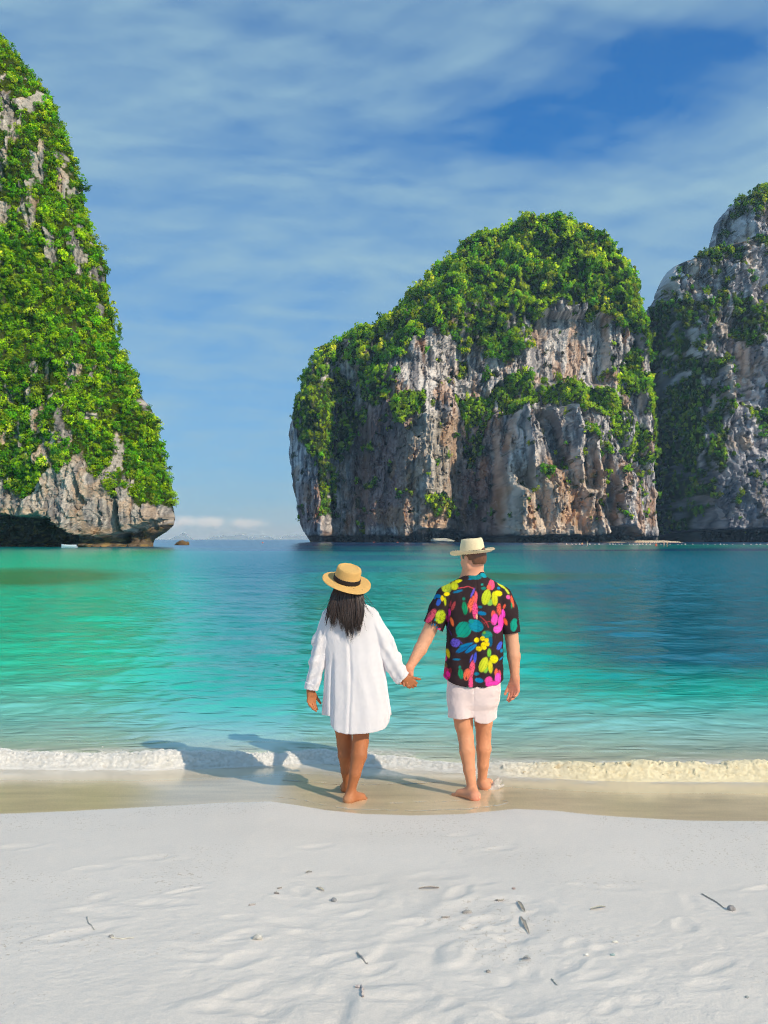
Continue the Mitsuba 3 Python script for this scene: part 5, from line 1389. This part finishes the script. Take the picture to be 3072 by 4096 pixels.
# ---------------------------------------------------------------- the breaking ripple: tumbling foam
def foam_front():
    xs = np.arange(-4.4, 4.4, 0.0085)
    nt = 58
    t = np.linspace(0, 1, nt)
    prof = smooth_profile([(-.15, -.04), (-.11, .06), (-.075, .22), (-.04, .50), (-.005, .80), (.035, .98), (.09, 1.02), (.17, .88), (.30, .66), (.42, .45)], 8)
    s = np.linspace(0, 1, len(prof))
    py, pz = np.interp(t, s, prof[:, 0]), np.interp(t, s, prof[:, 1])
    X, Tt = np.meshgrid(xs, t, indexing='ij')
    h = bore_h(X) * (0.62 + 0.80 * fbm(np.stack([X * 3.1, 0 * X, 0 * X], -1), 4, 5))
    calm = np.clip((h - .022) / .05, 0.22, 0.85)
    Y = bore_y(X) + py[None, :] * (0.42 + 3.6 * h) + 0.07 * (fbm(np.stack([X * 1.6, 0 * X, 0 * X + 4], -1), 3, 6) - 0.5)
    base = np.maximum(beach_height(X, Y), -0.02) + 0.006
    Z = base + pz[None, :] * h
    P = np.stack([X, Y, Z], -1)
    d = np.stack(np.gradient(P, axis=(0, 1)), 0)
    n = np.cross(d[0], d[1])
    n /= np.linalg.norm(n, axis=-1, keepdims=True) + 1e-9
    n = np.where(n[..., 2:3] < 0, -n, n)
    q = P * np.array([1.0, 1.0, 1.0])
    lump = 1 - np.abs(2 * fbm(q * 11, 3, 7) - 1)
    fine_ = np.abs(2 * fbm(q * np.array([30, 26, 22.0]), 3, 9) - 1)
    strand = np.abs(2 * fbm(np.stack([X * 40, Z * 12, Y * 12], -1), 2, 12) - 1)
    top = S((Tt - 0.05) / 0.15) * (1 - S((Tt - 0.62) / 0.38))
    amp = (0.050 * (lump - .55) - 0.004 + 0.024 * fine_ + 0.014 * strand + 0.012 * np.abs(2 * fbm(P * np.array([70, 60, 60.0]), 2, 19) - 1)) * calm * top
    spike = 0.05 * np.maximum(fbm(np.stack([X * 24, 0 * X, Y * 10], -1), 3, 13) - 0.56, 0) * np.exp(-((Tt - 0.50) / 0.10) ** 2) * calm * 1.6
    P = P + n * amp[..., None] + np.array([0, -0.2, 1.0]) * spike[..., None]
    P[..., 2] -= 0.05 * S((Tt - 0.72) / 0.28)
    P[..., 2] -= 0.04 * S((.05 - Tt) / .05)
    sandy = S((X - 0.5) / 1.2)[..., None]
    hollow_shade = S((0.62 - lump * 0.8 - fine_ * 0.3) / 0.3)[..., None] * top[..., None]  # shade of the hollows between lumps, painted into the foam colour
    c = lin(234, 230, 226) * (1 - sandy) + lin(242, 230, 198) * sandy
    c = c * (1 - 0.55 * hollow_shade) + 0.55 * hollow_shade * (lin(206, 196, 184) * (1 - sandy) + lin(218, 184, 124) * sandy)
    return P, c, X, calm, Tt, n


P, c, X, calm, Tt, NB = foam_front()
scene['m_foam'] = {'type': 'mask', 'opacity': proc(lambda p, n, uv: 0.74 + 0.26 * smoothstep(0.35, 0.6, mikit.fbm(p.x * 55, p.y * 55, p.z * 55, 2))), 'bsdf': {'type': 'principledthin', 'base_color': VC, 'roughness': 0.8, 'eta': 1.2, 'diff_trans': 0.35}}
keepf = np.ones(X.shape, bool)
gap = fbm(np.stack([X * 7, P[..., 1] * 14, P[..., 2] * 14], -1), 3, 30)
keepf = (gap < 0.60 + 0.75 * calm) | (Tt < .5)
lace = np.abs(2 * fbm(np.stack([X * 16, P[..., 1] * 16, P[..., 2] * 10], -1), 3, 34) - 1)
keepf &= lace < 1.0 - 0.86 * S((Tt - 0.52) / 0.40)
fa = grid_faces(*X.shape)
fa = fa[keepf.ravel()[fa].all(1)]
fa = np.vstack([fa[:, [0, 1, 2]], fa[:, [0, 2, 3]]])
soft_n = 0.55 * NB + 0.45 * normals(P.reshape(-1, 3), fa).reshape(P.shape) * np.sign((normals(P.reshape(-1, 3), fa).reshape(P.shape) * NB).sum(-1, keepdims=True))
soft_n /= np.linalg.norm(soft_n, axis=-1, keepdims=True)
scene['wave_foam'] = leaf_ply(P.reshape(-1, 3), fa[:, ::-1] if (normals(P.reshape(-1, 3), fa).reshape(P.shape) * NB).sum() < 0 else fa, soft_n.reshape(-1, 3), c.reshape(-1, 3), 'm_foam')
tag('wave_foam', kind='stuff', label='churning foam of the small wave breaking on the sand, white at left and sandy cream at right')

# flecks thrown up along the crest, and bubbles left on the wash
rf = np.random.default_rng(31)
ico = trimesh.creation.icosphere(1, 1.0)
iv, if_ = np.array(ico.vertices), np.array(ico.faces)


def blobs(C, R):
    v = iv[None] * R[:, None, :] + C[:, None, :]
    f_ = if_[None] + (np.arange(len(C)) * len(iv))[:, None, None]
    return v.reshape(-1, 3), f_.reshape(-1, 3)


n = 520
xx = np.concatenate([rf.uniform(-4, -0.9, n // 2), rf.uniform(0.9, 4, n // 2)])
hh = bore_h(xx)
zz = hh * (0.35 + 0.85 * rf.random(n) ** 1.2) + np.where((xx < -1.6) & (rf.random(n) < .12), rf.exponential(.035, n), 0)
yy = bore_y(xx) - 0.02 - 0.09 * (1 - zz / hh) * rf.random(n) + 0.05 * rf.random(n)
R = (0.0016 + 0.0045 * rf.random(n) ** 3)[:, None] * np.array([1.3, 1.0, 1.0])
sv, sf = blobs(np.stack([xx, yy, zz + 0.01], -1), R)
tone = np.repeat(np.where((xx > .5)[:, None], lin(222, 204, 170), lin(222, 220, 218)), len(iv), 0)
add('spray', (sv, sf), 'm_foam', color=tone, kind='stuff', label='flecks of spray above the breaking foam')


def ribbon(pts, width, seed, dens=0.42, h=0.003):
    """A broken line of froth lying on the wash along points (px, py)."""
    pts = np.array(pts, float)
    w = np.array([G(*p) for p in pts])
    t = np.concatenate([[0], np.cumsum(np.linalg.norm(np.diff(w, axis=0), axis=1))])
    s = np.arange(0, t[-1], 0.006)
    x, y = np.interp(s, t, w[:, 0]), np.interp(s, t, w[:, 1])
    k = np.ones(25) / 25
    y = np.convolve(np.pad(y, 12, mode='edge'), k, 'valid')
    y = y + 0.03 * (fbm(np.stack([x * 9, 0 * x, 0 * x + seed], -1), 3, seed) - 0.5)
    nt = 9
    a = np.linspace(-1, 1, nt)
    wd = width * (0.35 + 1.2 * fbm(np.stack([s * 3, 0 * s, 0 * s], -1), 3, seed + 1))
    X, A = np.meshgrid(np.arange(len(s)), a, indexing='ij')
    PX, PY = x[:, None] + 0 * A, y[:, None] + wd[:, None] * A
    PZ = ground(PX, PY) + 0.002 + h * (1 - A ** 2) * (0.4 + 1.2 * fbm(np.stack([PX * 90, PY * 90, 0 * PX], -1), 2, seed + 2))
    m = (fbm(np.stack([PX * 26, PY * 26, 0 * PX], -1), 3, seed + 3) + 0.35 * (1 - np.abs(A))) > dens
    fr = grid_faces(*A.shape)
    fr = fr[m.ravel()[fr].all(1)]
    return np.stack([PX, PY, PZ], -1).reshape(-1, 3), fr


V, Fc, at_ = [], [], 0
for pts, wd, sd, dn in (([(1380, 3254), (1500, 3259), (1640, 3262), (1780, 3259), (1880, 3252), (1960, 3244), (2010, 3236), (2034, 3228), (2030, 3220), (2010, 3214)], .007, 3, .46),
                        ([(1560, 3226), (1640, 3222), (1760, 3216), (1860, 3214)], .005, 7, .62),
                        ([(1100, 3202), (1200, 3215), (1290, 3236), (1390, 3254)], .005, 9, .60),
                        ([(1130, 3120), (1350, 3134), (1600, 3128), (1780, 3118)], .02, 15, .62)):
    a, b = ribbon(pts, wd, sd, dn)
    V.append(a)
    Fc.append(b + at_)
    at_ += len(a)
a = np.concatenate(V)
add('froth', (a, np.concatenate(Fc)), 'm_foam', color=lin(196, 188, 176) + 0 * a, kind='stuff', label='thin lines of white froth left at the edge of the wash')

# lacy foam spread thin behind the crest and sliding back down the wash
BX_, BY_ = [-8, -3.0, -1.9, -1.2, -0.5, 0.3, 1.0, 1.6, 3.0, 8], [7.75, 7.66, 7.58, 7.66, 7.85, 7.62, 7.32, 7.22, 7.20, 7.15]


def lace_cover(p, n, uv):
    b = mi.Float(BY_[0])
    for k in range(len(BX_) - 1):
        b = b + (BY_[k + 1] - BY_[k]) * dr.clip((p.x - BX_[k]) / (BX_[k + 1] - BX_[k]), 0, 1)
    rel_ = p.y - b
    wx = p.x + 0.10 * mikit.fbm(p.x * 5, p.y * 5, 1.0, 2)
    wy = p.y + 0.10 * mikit.fbm(p.x * 5, p.y * 5, 9.0, 2)
    f1, f2, _ = mikit.voronoi(wx * 13, wy * 17)
    g1, g2, _ = mikit.voronoi(wx * 34, wy * 44)
    net = dr.maximum(1 - smoothstep(0.05, 0.22, f2 - f1), 0.8 * (1 - smoothstep(0.04, 0.20, g2 - g1)))
    body = smoothstep(0.40, 0.62, mikit.fbm(p.x * 2.6, p.y * 5.5, 4.0, 3))
    fade = dr.select(rel_ > 0, dr.exp(-dr.square((rel_ - 0.08) / 0.22)), dr.exp(-dr.square((rel_ + 0.06) / 0.20)))
    return dr.clip(fade * (0.85 * net * (0.25 + 0.75 * body) + 0.45 * body * fade), 0, 0.9)


scene['m_lace'] = {'type': 'mask', 'opacity': proc(lace_cover), 'bsdf': {'type': 'twosided', 'bsdf': {'type': 'diffuse', 'reflectance': {'type': 'rgb', 'value': [float(v) for v in lin(226, 220, 210)]}}}}
lx, lt = np.meshgrid(np.arange(-4.4, 4.4, 0.03), np.concatenate([np.arange(-0.52, 0.0, 0.03), np.arange(0, 0.62, 0.03)]))
ly = bore_y(lx) + lt
lh = bore_h(lx) * np.where(lt < 0.12, S((lt + 0.04) / 0.16), np.exp(-np.maximum(lt - 0.12, 0) / 0.8)) * 0.92
lz = np.maximum(beach_height(lx, ly) + 0.004, lh - 0.11 * (1 - S((lt + 0.08) / 0.14)) + 0.012)
add('foam_lace', (np.stack([lx, ly, lz], -1).reshape(-1, 3), grid_faces(*lx.shape)), 'm_lace', kind='stuff', label='thin net of foam spread over the water before and behind the breaking wave')

# splash at the man's leading foot
c0 = m_heelR + np.array([.045, .02, .0])
f = Field(c0 - .14, c0 + .14, 0.004)
for dx, dy, dz, ra, rb in ((.035, .0, .06, .014, .008), (.060, .01, .085, .012, .006), (.080, .02, .06, .014, .007), (.09, .03, .02, .016, .010), (.02, .03, .03, .018, .012), (.05, -.02, .015, .014, .010), (-.02, -.03, .008, .012, .008)):
    f.bone(c0 + [dx * .3, dy * .3, 0], c0 + [dx, dy, dz], ra, rb, 0.02)
warp(f, lambda P: 0.014 * (fbm(P * 60, 3, 4) - 0.5))
v, q = f.mesh()
add('splash', (v, q), 'm_foam', color=lin(214, 208, 202) + 0 * v, label="small white splash around the man's right foot", category='splash')

# ---------------------------------------------------------------- things in the bay
gloss('m_white', lin(226, 228, 232), 0.4, 0.5)
gloss('m_dark', lin(36, 40, 46), 0.3, 0.5)


def stone(key, c, r, seed, colr, rough=0.35, n=4, **kw):
    m = trimesh.creation.icosphere(n, 1.0)
    v = np.array(m.vertices)
    d = 1 + rough * (fbm(v * 1.7 + seed, 4, seed) - 0.5) * 2 + rough * 0.4 * (np.abs(2 * fbm(v * 4 + seed, 3, seed + 1) - 1) - 0.3)
    v = v * d[:, None] * np.asarray(r) + np.asarray(c)
    return add(key, (v, np.array(m.faces)), 'm_attr', color=np.asarray(colr) * (0.6 + 0.8 * fbm(v * (2.0 / np.max(r)), 4, seed)[:, None]), **kw)


stone('rock', W(727, 2182, 312) + [0, 0, -0.3], [2.7, 2.2, 1.9], 3, lin(112, 90, 62), label='dark brown rock standing alone in the water off the left headland', category='rock')
stone('rock', W(1762, 2166, 560) + [0, 0, 0.6], [6.0, 3.0, 1.5], 8, lin(196, 190, 176), label='pale boulder in front of the cave at the foot of the island', category='rock')
stone('rock', W(1790, 2166, 556) + [0, 0, 0.3], [4.0, 2.5, 1.0], 12, lin(176, 174, 160), n=3, label='low pale boulder, right neighbour of the one before the island cave', category='rock')

# sand spit under the island's right foot
xs, ys = np.meshgrid(np.linspace(-1, 1, 90), np.linspace(-1, 1, 16))
X = (2578 + xs * 176 - CX) / FOC * 560
Yb = 566 + ys * 9
Zb = 1.9 * np.clip(1 - np.abs(xs) ** 4, 0, 1) * np.clip(1 - ((ys - .3) / 1.3) ** 2, 0, 1) * (0.6 + 0.6 * fbm(np.stack([X / 9, Yb / 6, 0 * X], -1), 3, 3)) - 0.3
v = np.stack([X, Yb, Zb], -1).reshape(-1, 3)
add('sandbar', (v, grid_faces(*xs.shape)), 'm_attr', color=lin(214, 196, 172) * (0.8 + 0.35 * fbm(v / 5, 3, 2)[:, None]), kind='structure', label='narrow pale sand spit between the island and the right cliff')
# people wading off the island, far away
def wader(key, p, face, skin_c, suit_c, hair_c, label, size=1.0, arms=0.3, lean=0.0, seed=0):
    o = np.asarray(p, float)
    f = Field(o + np.array([-.6, -.5, -.2]) * size, o + np.array([.6, .5, 1.85]) * size, 0.028)
    fx = unit([face[0], face[1], 0])
    lf = np.array([-fx[1], fx[0], 0])
    at = lambda a, b, c: o + (lf * a + fx * (b + lean * max(c - .9, 0)) + np.array([0, 0, c])) * size
    for s in (-1, 1):
        f.chain([(at(.10 * s, 0, .90), .10 * size), (at(.11 * s, .03, .48), .065 * size), (at(.11 * s, 0, .02), .045 * size)], .03)
        f.bone(at(.11 * s, 0, .02), at(.12 * s, .17, -.01), .042 * size, .035 * size, .02)
        f.chain([(at(.19 * s, 0, 1.42), .058 * size), (at((.24 + arms * .3) * s, .05, 1.15), .046 * size), (at((.26 + arms * .25) * s, .16, .95), .036 * size), (at((.26 + arms * .2) * s, .22, .88), .032 * size)], .02)
    f.bone(at(0, 0, .95), at(0, 0, 1.38), .14 * size, .15 * size, .06, flat=(lf, 1.25))
    f.bone(at(0, 0, 1.40), at(0, .02, 1.58), .065 * size, .06 * size, .04)
    f.ball(at(0, .03, 1.66), np.array([.085, .10, .12]) * size, .03, np.stack([lf, fx, [0, 0, 1.0]]))
    v, q = f.mesh()
    h = (v - o)[:, 2] / size
    c = np.repeat(lin(skin_c)[None], len(v), 0)
    lo_, hi_ = (.62, 1.40) if seed % 2 else (.62, 1.02)
    c[(h > lo_) & (h < hi_) & (np.abs((v - o) @ lf) < .22 * size)] = lin(suit_c)
    c[(h > 1.70) | ((h > 1.58) & (((v - o) @ fx) < .0))] = lin(hair_c)
    add(key + '__body', (v, q), 'm_attr', color=c)
    n = [k for k in scene if k.startswith(key) and k.endswith('__body')]
    return key


def afloat(px, Y, z=0.0):
    p = W(px, HY, Y)
    p[2] = z
    return p


for i, (key, px, Y, z, face, sk, su, ha, lb, arms) in enumerate((
        ('person_002', 2328, 268, -.60, (0.3, -1), (214, 160, 124), (70, 62, 120), (40, 30, 34), 'far bather in dark top, left of the pair wading before the island cave', .2),
        ('person_003', 2350, 262, -.45, (-1, -.4), (222, 170, 130), (226, 214, 204), (170, 110, 60), 'far bather in pale top, right of the pair wading before the island cave', .9),
        ('person_004', 2624, 258, -.85, (0.2, -1), (205, 120, 96), (212, 74, 62), (60, 40, 34), 'small far bather in red beside the sand spit', .3),
        ('person_005', 2656, 256, -.50, (-1, 0.2), (214, 166, 140), (206, 190, 176), (90, 64, 50), 'far bather wading by the sand spit, left of the close pair there', .7),
        ('person_006', 2668, 258, -.40, (1, 0.1), (226, 178, 140), (196, 160, 120), (180, 130, 84), 'far bather wading by the sand spit, right of the close pair there', .5))):
    wader(key, afloat(px, Y, z), face, sk, su, ha, lb, 0.98, arms, 0.1, i)
    tag(key, lb, 'person', 'bathers far across the bay')

# marker floats in a line off the island
rb = np.random.default_rng(77)
bv, bq = lathe(smooth_profile([(.001, -.22), (.14, -.18), (.22, -.05), (.23, .03), (.19, .14), (.09, .21), (.06, .235), (.055, .29), (.001, .30)], 4), 14)
gloss('m_float', lin(232, 232, 224), 0.5, 0.4)
gloss('m_float_red', lin(222, 110, 96), 0.5, 0.4)
x = 2266
i = 0
while x < 3090:
    Y = 345 - 20 * (x - 2266) / 800
    p = afloat(x, Y, 0.03)
    s = rb.uniform(0.8, 1.25)
    add('buoy', (bv * s * np.array([1.15, 1, 1]) + p, bq), 'm_float', label='small white float in the marker line off the island', category='buoy', group='floats of the marker line')
    x += rb.choice([11, 15, 22, 30, 44], p=[.25, .25, .2, .2, .1])
for px, py, Y, lb in ((1050, 2169, 480, 'pink buoy alone on the open sea right of the lone dark rock'), (1496, 2165, 520, 'pink buoy close under the island, left one of two'), (1590, 2170, 500, 'whitish pink buoy close under the island, right one of two')):
    add('buoy', (bv * 1.9 + afloat(px, Y, 0.1), bq), 'm_float_red', label=lb, category='buoy')

# small white boat moored under the overhang of the headland
bx_ = np.linspace(-1, 1, 24)
half = 0.62 * np.clip(1 - np.clip(bx_, 0, 1) ** 2.2, 0, 1) ** .7
half[0] *= .9
sec = np.array([[-1, .55], [-.86, .18], [-.55, -.12], [0, -.22], [.55, -.12], [.86, .18], [1, .55], [.9, .56], [.75, .25], [0, .1], [-.75, .25], [-.9, .56]])
hull = np.stack([np.repeat(bx_[:, None] * 1.75, 12, 1), half[:, None] * sec[None, :, 0], sec[None, :, 1] * (1 + .35 * np.clip(bx_, 0, 1)[:, None] ** 2)], -1)
ii, jj = np.meshgrid(np.arange(23), np.arange(12), indexing='ij')
hf = np.stack([ii * 12 + jj, ii * 12 + (jj + 1) % 12, (ii + 1) * 12 + (jj + 1) % 12, (ii + 1) * 12 + jj], -1).reshape(-1, 4)
o = afloat(276, 206, .12)
add('boat__hull', (hull.reshape(-1, 3) * np.array([-1, 1, 1]) + o, hf), 'm_white')
tag('boat', 'small open white boat moored under the overhanging headland', 'boat')
tb = trimesh.creation.box([0.16, .9, .08])
for d in (-.55, .45):
    add('boat__thwart', (np.array(tb.vertices) + o + [d, 0, .42], np.array(tb.faces)), 'm_white', smooth=False)
tb = trimesh.creation.box([.22, .26, .55])
add('boat__outboard_motor', (np.array(tb.vertices) * (1 - .25 * (np.array(tb.vertices)[:, 2:3] < 0)) + o + [1.82, 0, .45], np.array(tb.faces)), 'm_dark', smooth=False)

# islands far out on the horizon
for key, px, w, h, D, sd in (('island', 725, 46, 26, 13000, 3), ('island', 925, 105, 19, 14500, 5), ('island', 1045, 62, 16, 15500, 7), ('island', 1190, 100, 18, 16500, 9)):
    D = D * 1.5
    a, b = np.meshgrid(np.linspace(-1, 1, 60), np.linspace(-1, 1, 16))
    hgt = np.clip(1 - np.abs(a) ** 2.2, 0, 1) * np.clip(1 - b ** 2, 0, 1) ** .5 * (0.25 + 1.1 * fbm(np.stack([a * 3 + sd, b * 0.4, 0 * a], -1), 2, sd))
    m = D / FOC
    v = np.stack([(px - CX + a * w) * m, D + b * w * m * .6, hgt * h * m - 4], -1).reshape(-1, 3)
    add(key, (v, grid_faces(*a.shape)), 'm_attr', color=lin(64, 84, 66) + 0 * v, kind='structure', label='hazy blue island on the horizon between the cliffs')

# a few trees that stand out against the sky on the headland
TREES = [(322, 742, 26, 1.9, .9, 'small tree leaning out from the headland edge, highest of its outstanding trees'), (418, 1086, 18, 1.5, .5, 'bushy little tree jutting from the upper half of the headland edge'),
         (630, 1690, 14, 1.2, .3, 'small tree on the bulge of the headland edge, third from the bottom'), (632, 1876, 14, 1.5, .5, 'spindly tree reaching out over the water, second lowest on the headland edge'),
         (656, 1975, 14, 1.8, .5, 'leafy tree at the lowest corner of the headland edge')]
gloss('m_bark', lin(96, 78, 60), 0.9, 0.1)
for i, (px, py, ln, rd, lean, lb) in enumerate(TREES):
    base = W(px - 44, py + 26, 246)
    tip = base + np.array([(ln + 26) / FOC * 247 * 1.3, -.6, 2.0 * (1.2 - lean)])
    key = 'tree' if i == 0 else f'tree_{i:03d}'
    tt = np.linspace(0, 1, 8)[:, None]
    trunk = base * (1 - tt) + tip * tt + np.array([0, 0, -.5]) * np.sin(np.pi * tt)
    br = [trunk] + [np.linspace(trunk[k], trunk[k] + np.array([rt[0], rt[1], abs(rt[2]) + .3]), 5) for k, rt in zip((4, 5, 6, 7), np.random.default_rng(i).normal(0, .8, (4, 3)))]
    tv, tq = tubes(br, [np.linspace(.13, .06, 8)] + [np.linspace(.06, .02, 5)] * 4)
    add(key + '__trunk', (tv, tq), 'm_bark')
    tag(key, lb, 'tree')
    ends = np.array([b[-1] for b in br])
    plant(key + '__crown', ends, np.full(len(ends), rd * .55), np.repeat(GREENS[[2, 1, 3, 2, 1][i]][None], len(ends), 0) * 1.1, PROT_NEAR, 50 + i)

# ---------------------------------------------------------------- litter on the sand
def spot(px, py):
    Y = FOC * (ZC - 0.16) / (py - HY)
    for _ in range(4):
        x = (px - CX) / FOC * Y
        Y = FOC * (ZC - float(ground(x, Y))) / (py - HY)
    x = (px - CX) / FOC * Y
    return np.array([x, Y, float(ground(x, Y))])


rl = np.random.default_rng(6)


def twig(key, pts, r, col, **kw):
    p = np.array([spot(*q) for q in pts])
    t = np.linspace(0, len(p) - 1, 14)
    path = np.stack([np.interp(t, np.arange(len(p)), p[:, k]) for k in range(3)], -1)
    path[:, 2] = ground(path[:, 0], path[:, 1]) + r * 0.7
    path += rl.normal(0, r * .25, path.shape)
    v, q = tubes([path], [np.linspace(r, r * .5, 14) * (0.8 + .4 * rl.random(14))], 7)
    return add(key, (v, q), 'm_attr', color=lin(*col) * (0.7 + 0.6 * fbm(v * 80, 3, 4)[:, None]), **kw)


def leaf(key, a, b, width, col, curl=0.4, **kw):
    A, B = spot(*a), spot(*b)
    d = B - A
    l = np.linalg.norm(d)
    d /= l
    s = np.array([-d[1], d[0], 0])
    u, w = np.meshgrid(np.linspace(0, 1, 16), np.linspace(-1, 1, 7), indexing='ij')
    wd = width * np.sin(np.pi * np.clip(u * .96 + .02, 0, 1)) ** .7
    P = A + d * (u * l)[..., None] + s * (w * wd)[..., None]
    P[..., 2] = ground(P[..., 0], P[..., 1]) + .003 + curl * width * (w ** 2) * .8 + .006 * np.sin(np.pi * u)
    v = np.concatenate([P.reshape(-1, 3), P.reshape(-1, 3) - [0, 0, .0012]])
    fq = grid_faces(16, 7)
    fq = np.concatenate([fq, fq[:, ::-1] + 112])
    return add(key, (v, fq), 'm_attr', color=lin(*col) * (0.65 + 0.7 * fbm(v * 60, 3, 7)[:, None]), **kw)


def pebble(key, px, py, r, col, label, category='pebble', flat=.6, **kw):
    p = spot(px, py)
    return stone(key, p + [0, 0, r * flat * .45], [r, r * .85, r * flat], int(px), lin(*col), .25, 3, label=label, category=category, **kw)


leaf('leaf', (1675, 3557), (1756, 3553), .008, (178, 159, 140), label='narrow curled brown leaf on the sand below the man', category='leaf')
twig('twig', [(1768, 3672), (1800, 3670)], .004, (163, 153, 145), label='short dark twig left of the grey shell scrap on the middle sand', category='twig')
stone('shell', spot(1868, 3652) + [0, 0, .004], [.022, .012, .010], 5, lin(163, 157, 153), .4, 3, label='grey broken shell scrap on the middle sand below the man', category='shell')
leaf('leaf', (2072, 3606), (2100, 3650), .007, (169, 159, 145), label='brown pointed leaf, upper of two lying end to end at right of centre', category='leaf')
leaf('leaf', (2082, 3668), (2116, 3738), .007, (176, 166, 155), label='larger split dry leaf, lower of two lying end to end at right of centre', category='leaf')
leaf('leaf', (2086, 3842), (2122, 3838), .009, (172, 168, 164), label='small grey leaf scrap below the two end to end leaves', category='leaf')
pebble('pebble', 2925, 3640, .0185, (151, 147, 147), 'dark grey pebble on the sand near the right edge', flat=.8)
twig('twig', [(2808, 3578), (2845, 3598), (2895, 3632)], .004, (172, 165, 157), label='thin twig running to the dark pebble near the right edge', category='twig')
pebble('pebble', 1335, 3606, .0135, (149, 149, 152), 'dark grey pebble on the sand below the woman', flat=1.0)
leaf('leaf', (1224, 3494), (1248, 3490), .008, (163, 153, 140), label='small dark brown leaf on the sand left of centre, highest of the litter', category='leaf')
leaf('leaf', (1268, 3552), (1296, 3566), .007, (190, 182, 166), label='tan leaf scrap above the dark pebble below the woman', category='leaf')
twig('twig', [(1100, 3574), (1114, 3576)], .005, (162, 153, 148), label='stub of dark twig, lower of two left of the tan leaf scrap', category='twig')
twig('twig', [(1112, 3556), (1128, 3552)], .004, (168, 159, 153), label='stub of brown twig, upper of two left of the tan leaf scrap', category='twig')
twig('twig', [(995, 3622), (1022, 3618)], .004, (178, 166, 161), label='pinkish twig stub at far left of the middle litter', category='twig')
twig('twig', [(1986, 3604), (2016, 3602)], .005, (158, 149, 142), label='dark twig stub left of the two end to end leaves', category='twig')
leaf('leaf', (2362, 3640), (2422, 3630), .008, (190, 184, 169), label='long tan leaf sliver right of the two end to end leaves', category='leaf')
pebble('pebble', 2055, 3556, .0085, (168, 145, 139), 'tiny reddish pebble above the two end to end leaves')
pebble('pebble', 445, 3748, .011, (158, 154, 151), 'small grey pebble on the sand at the left')
twig('twig', [(445, 3752), (490, 3757), (535, 3752)], .003, (214, 206, 190), label='pale thin twig beside the small grey pebble at the left', category='twig')
twig('twig', [(348, 3668), (352, 3690), (378, 3722)], .003, (182, 178, 172), label='bent grey twig at the head of a scuffed print on the left', category='twig')
twig('twig', [(1430, 3812), (1450, 3835), (1470, 3858)], .004, (178, 172, 168), label='slanting grey twig below centre', category='twig')
twig('shell', [(1424, 3950), (1446, 3952), (1452, 3990)], .006, (206, 190, 185), label='bent cream bit of broken coral near the bottom centre', category='coral')
stone('shell', spot(1030, 3756) + [0, 0, .006], [.02, .012, .012], 15, lin(192, 188, 182), .4, 3, label='pale tan shell lump on the sand at lower left of centre', category='shell')
pebble('pebble', 1953, 3888, .0095, (163, 155, 149), 'tiny brown pebble in the scalloped sand at lower centre')
twig('twig', [(2206, 3918), (2228, 3942)], .003, (163, 162, 155), label='thin greenish twig stub right of the scalloped sand', category='twig')
stone('shell', spot(2460, 3770) + [0, 0, .003], [.013, .006, .005], 21, lin(232, 226, 214), .3, 2, label='tiny white shell right of centre on the lower sand', category='shell')
stone('shell', spot(2345, 3822) + [0, 0, .003], [.009, .006, .005], 23, lin(228, 222, 214), .3, 2, label='tiny white shell left of a teal chip on the lower sand', category='shell')
stone('chip', spot(2450, 3822) + [0, 0, .003], [.010, .006, .005], 25, lin(163, 182, 182), .3, 2, label='tiny teal chip on the lower right sand', category='chip')
stone('shell', G(297, 3226) + [0, 0, .004], [.014, .010, .009], 27, lin(238, 236, 230), .3, 2, label='little white shell on the wet sand at the left', category='shell')
pebble('pebble', 2988, 3990, .007, (163, 166, 164), 'small grey pebble by the bottom right corner')
# ---------------------------------------------------------------- haze
scene['haze'] = {'type': 'cube', 'to_world': T().translate([0, 14950, 140]).scale([20000, 15200, 150]), 'bsdf': {'type': 'null'}, 'interior': {'type': 'ref', 'id': 'air'}}
tag('haze', kind='stuff', label='thin marine haze over the bay')
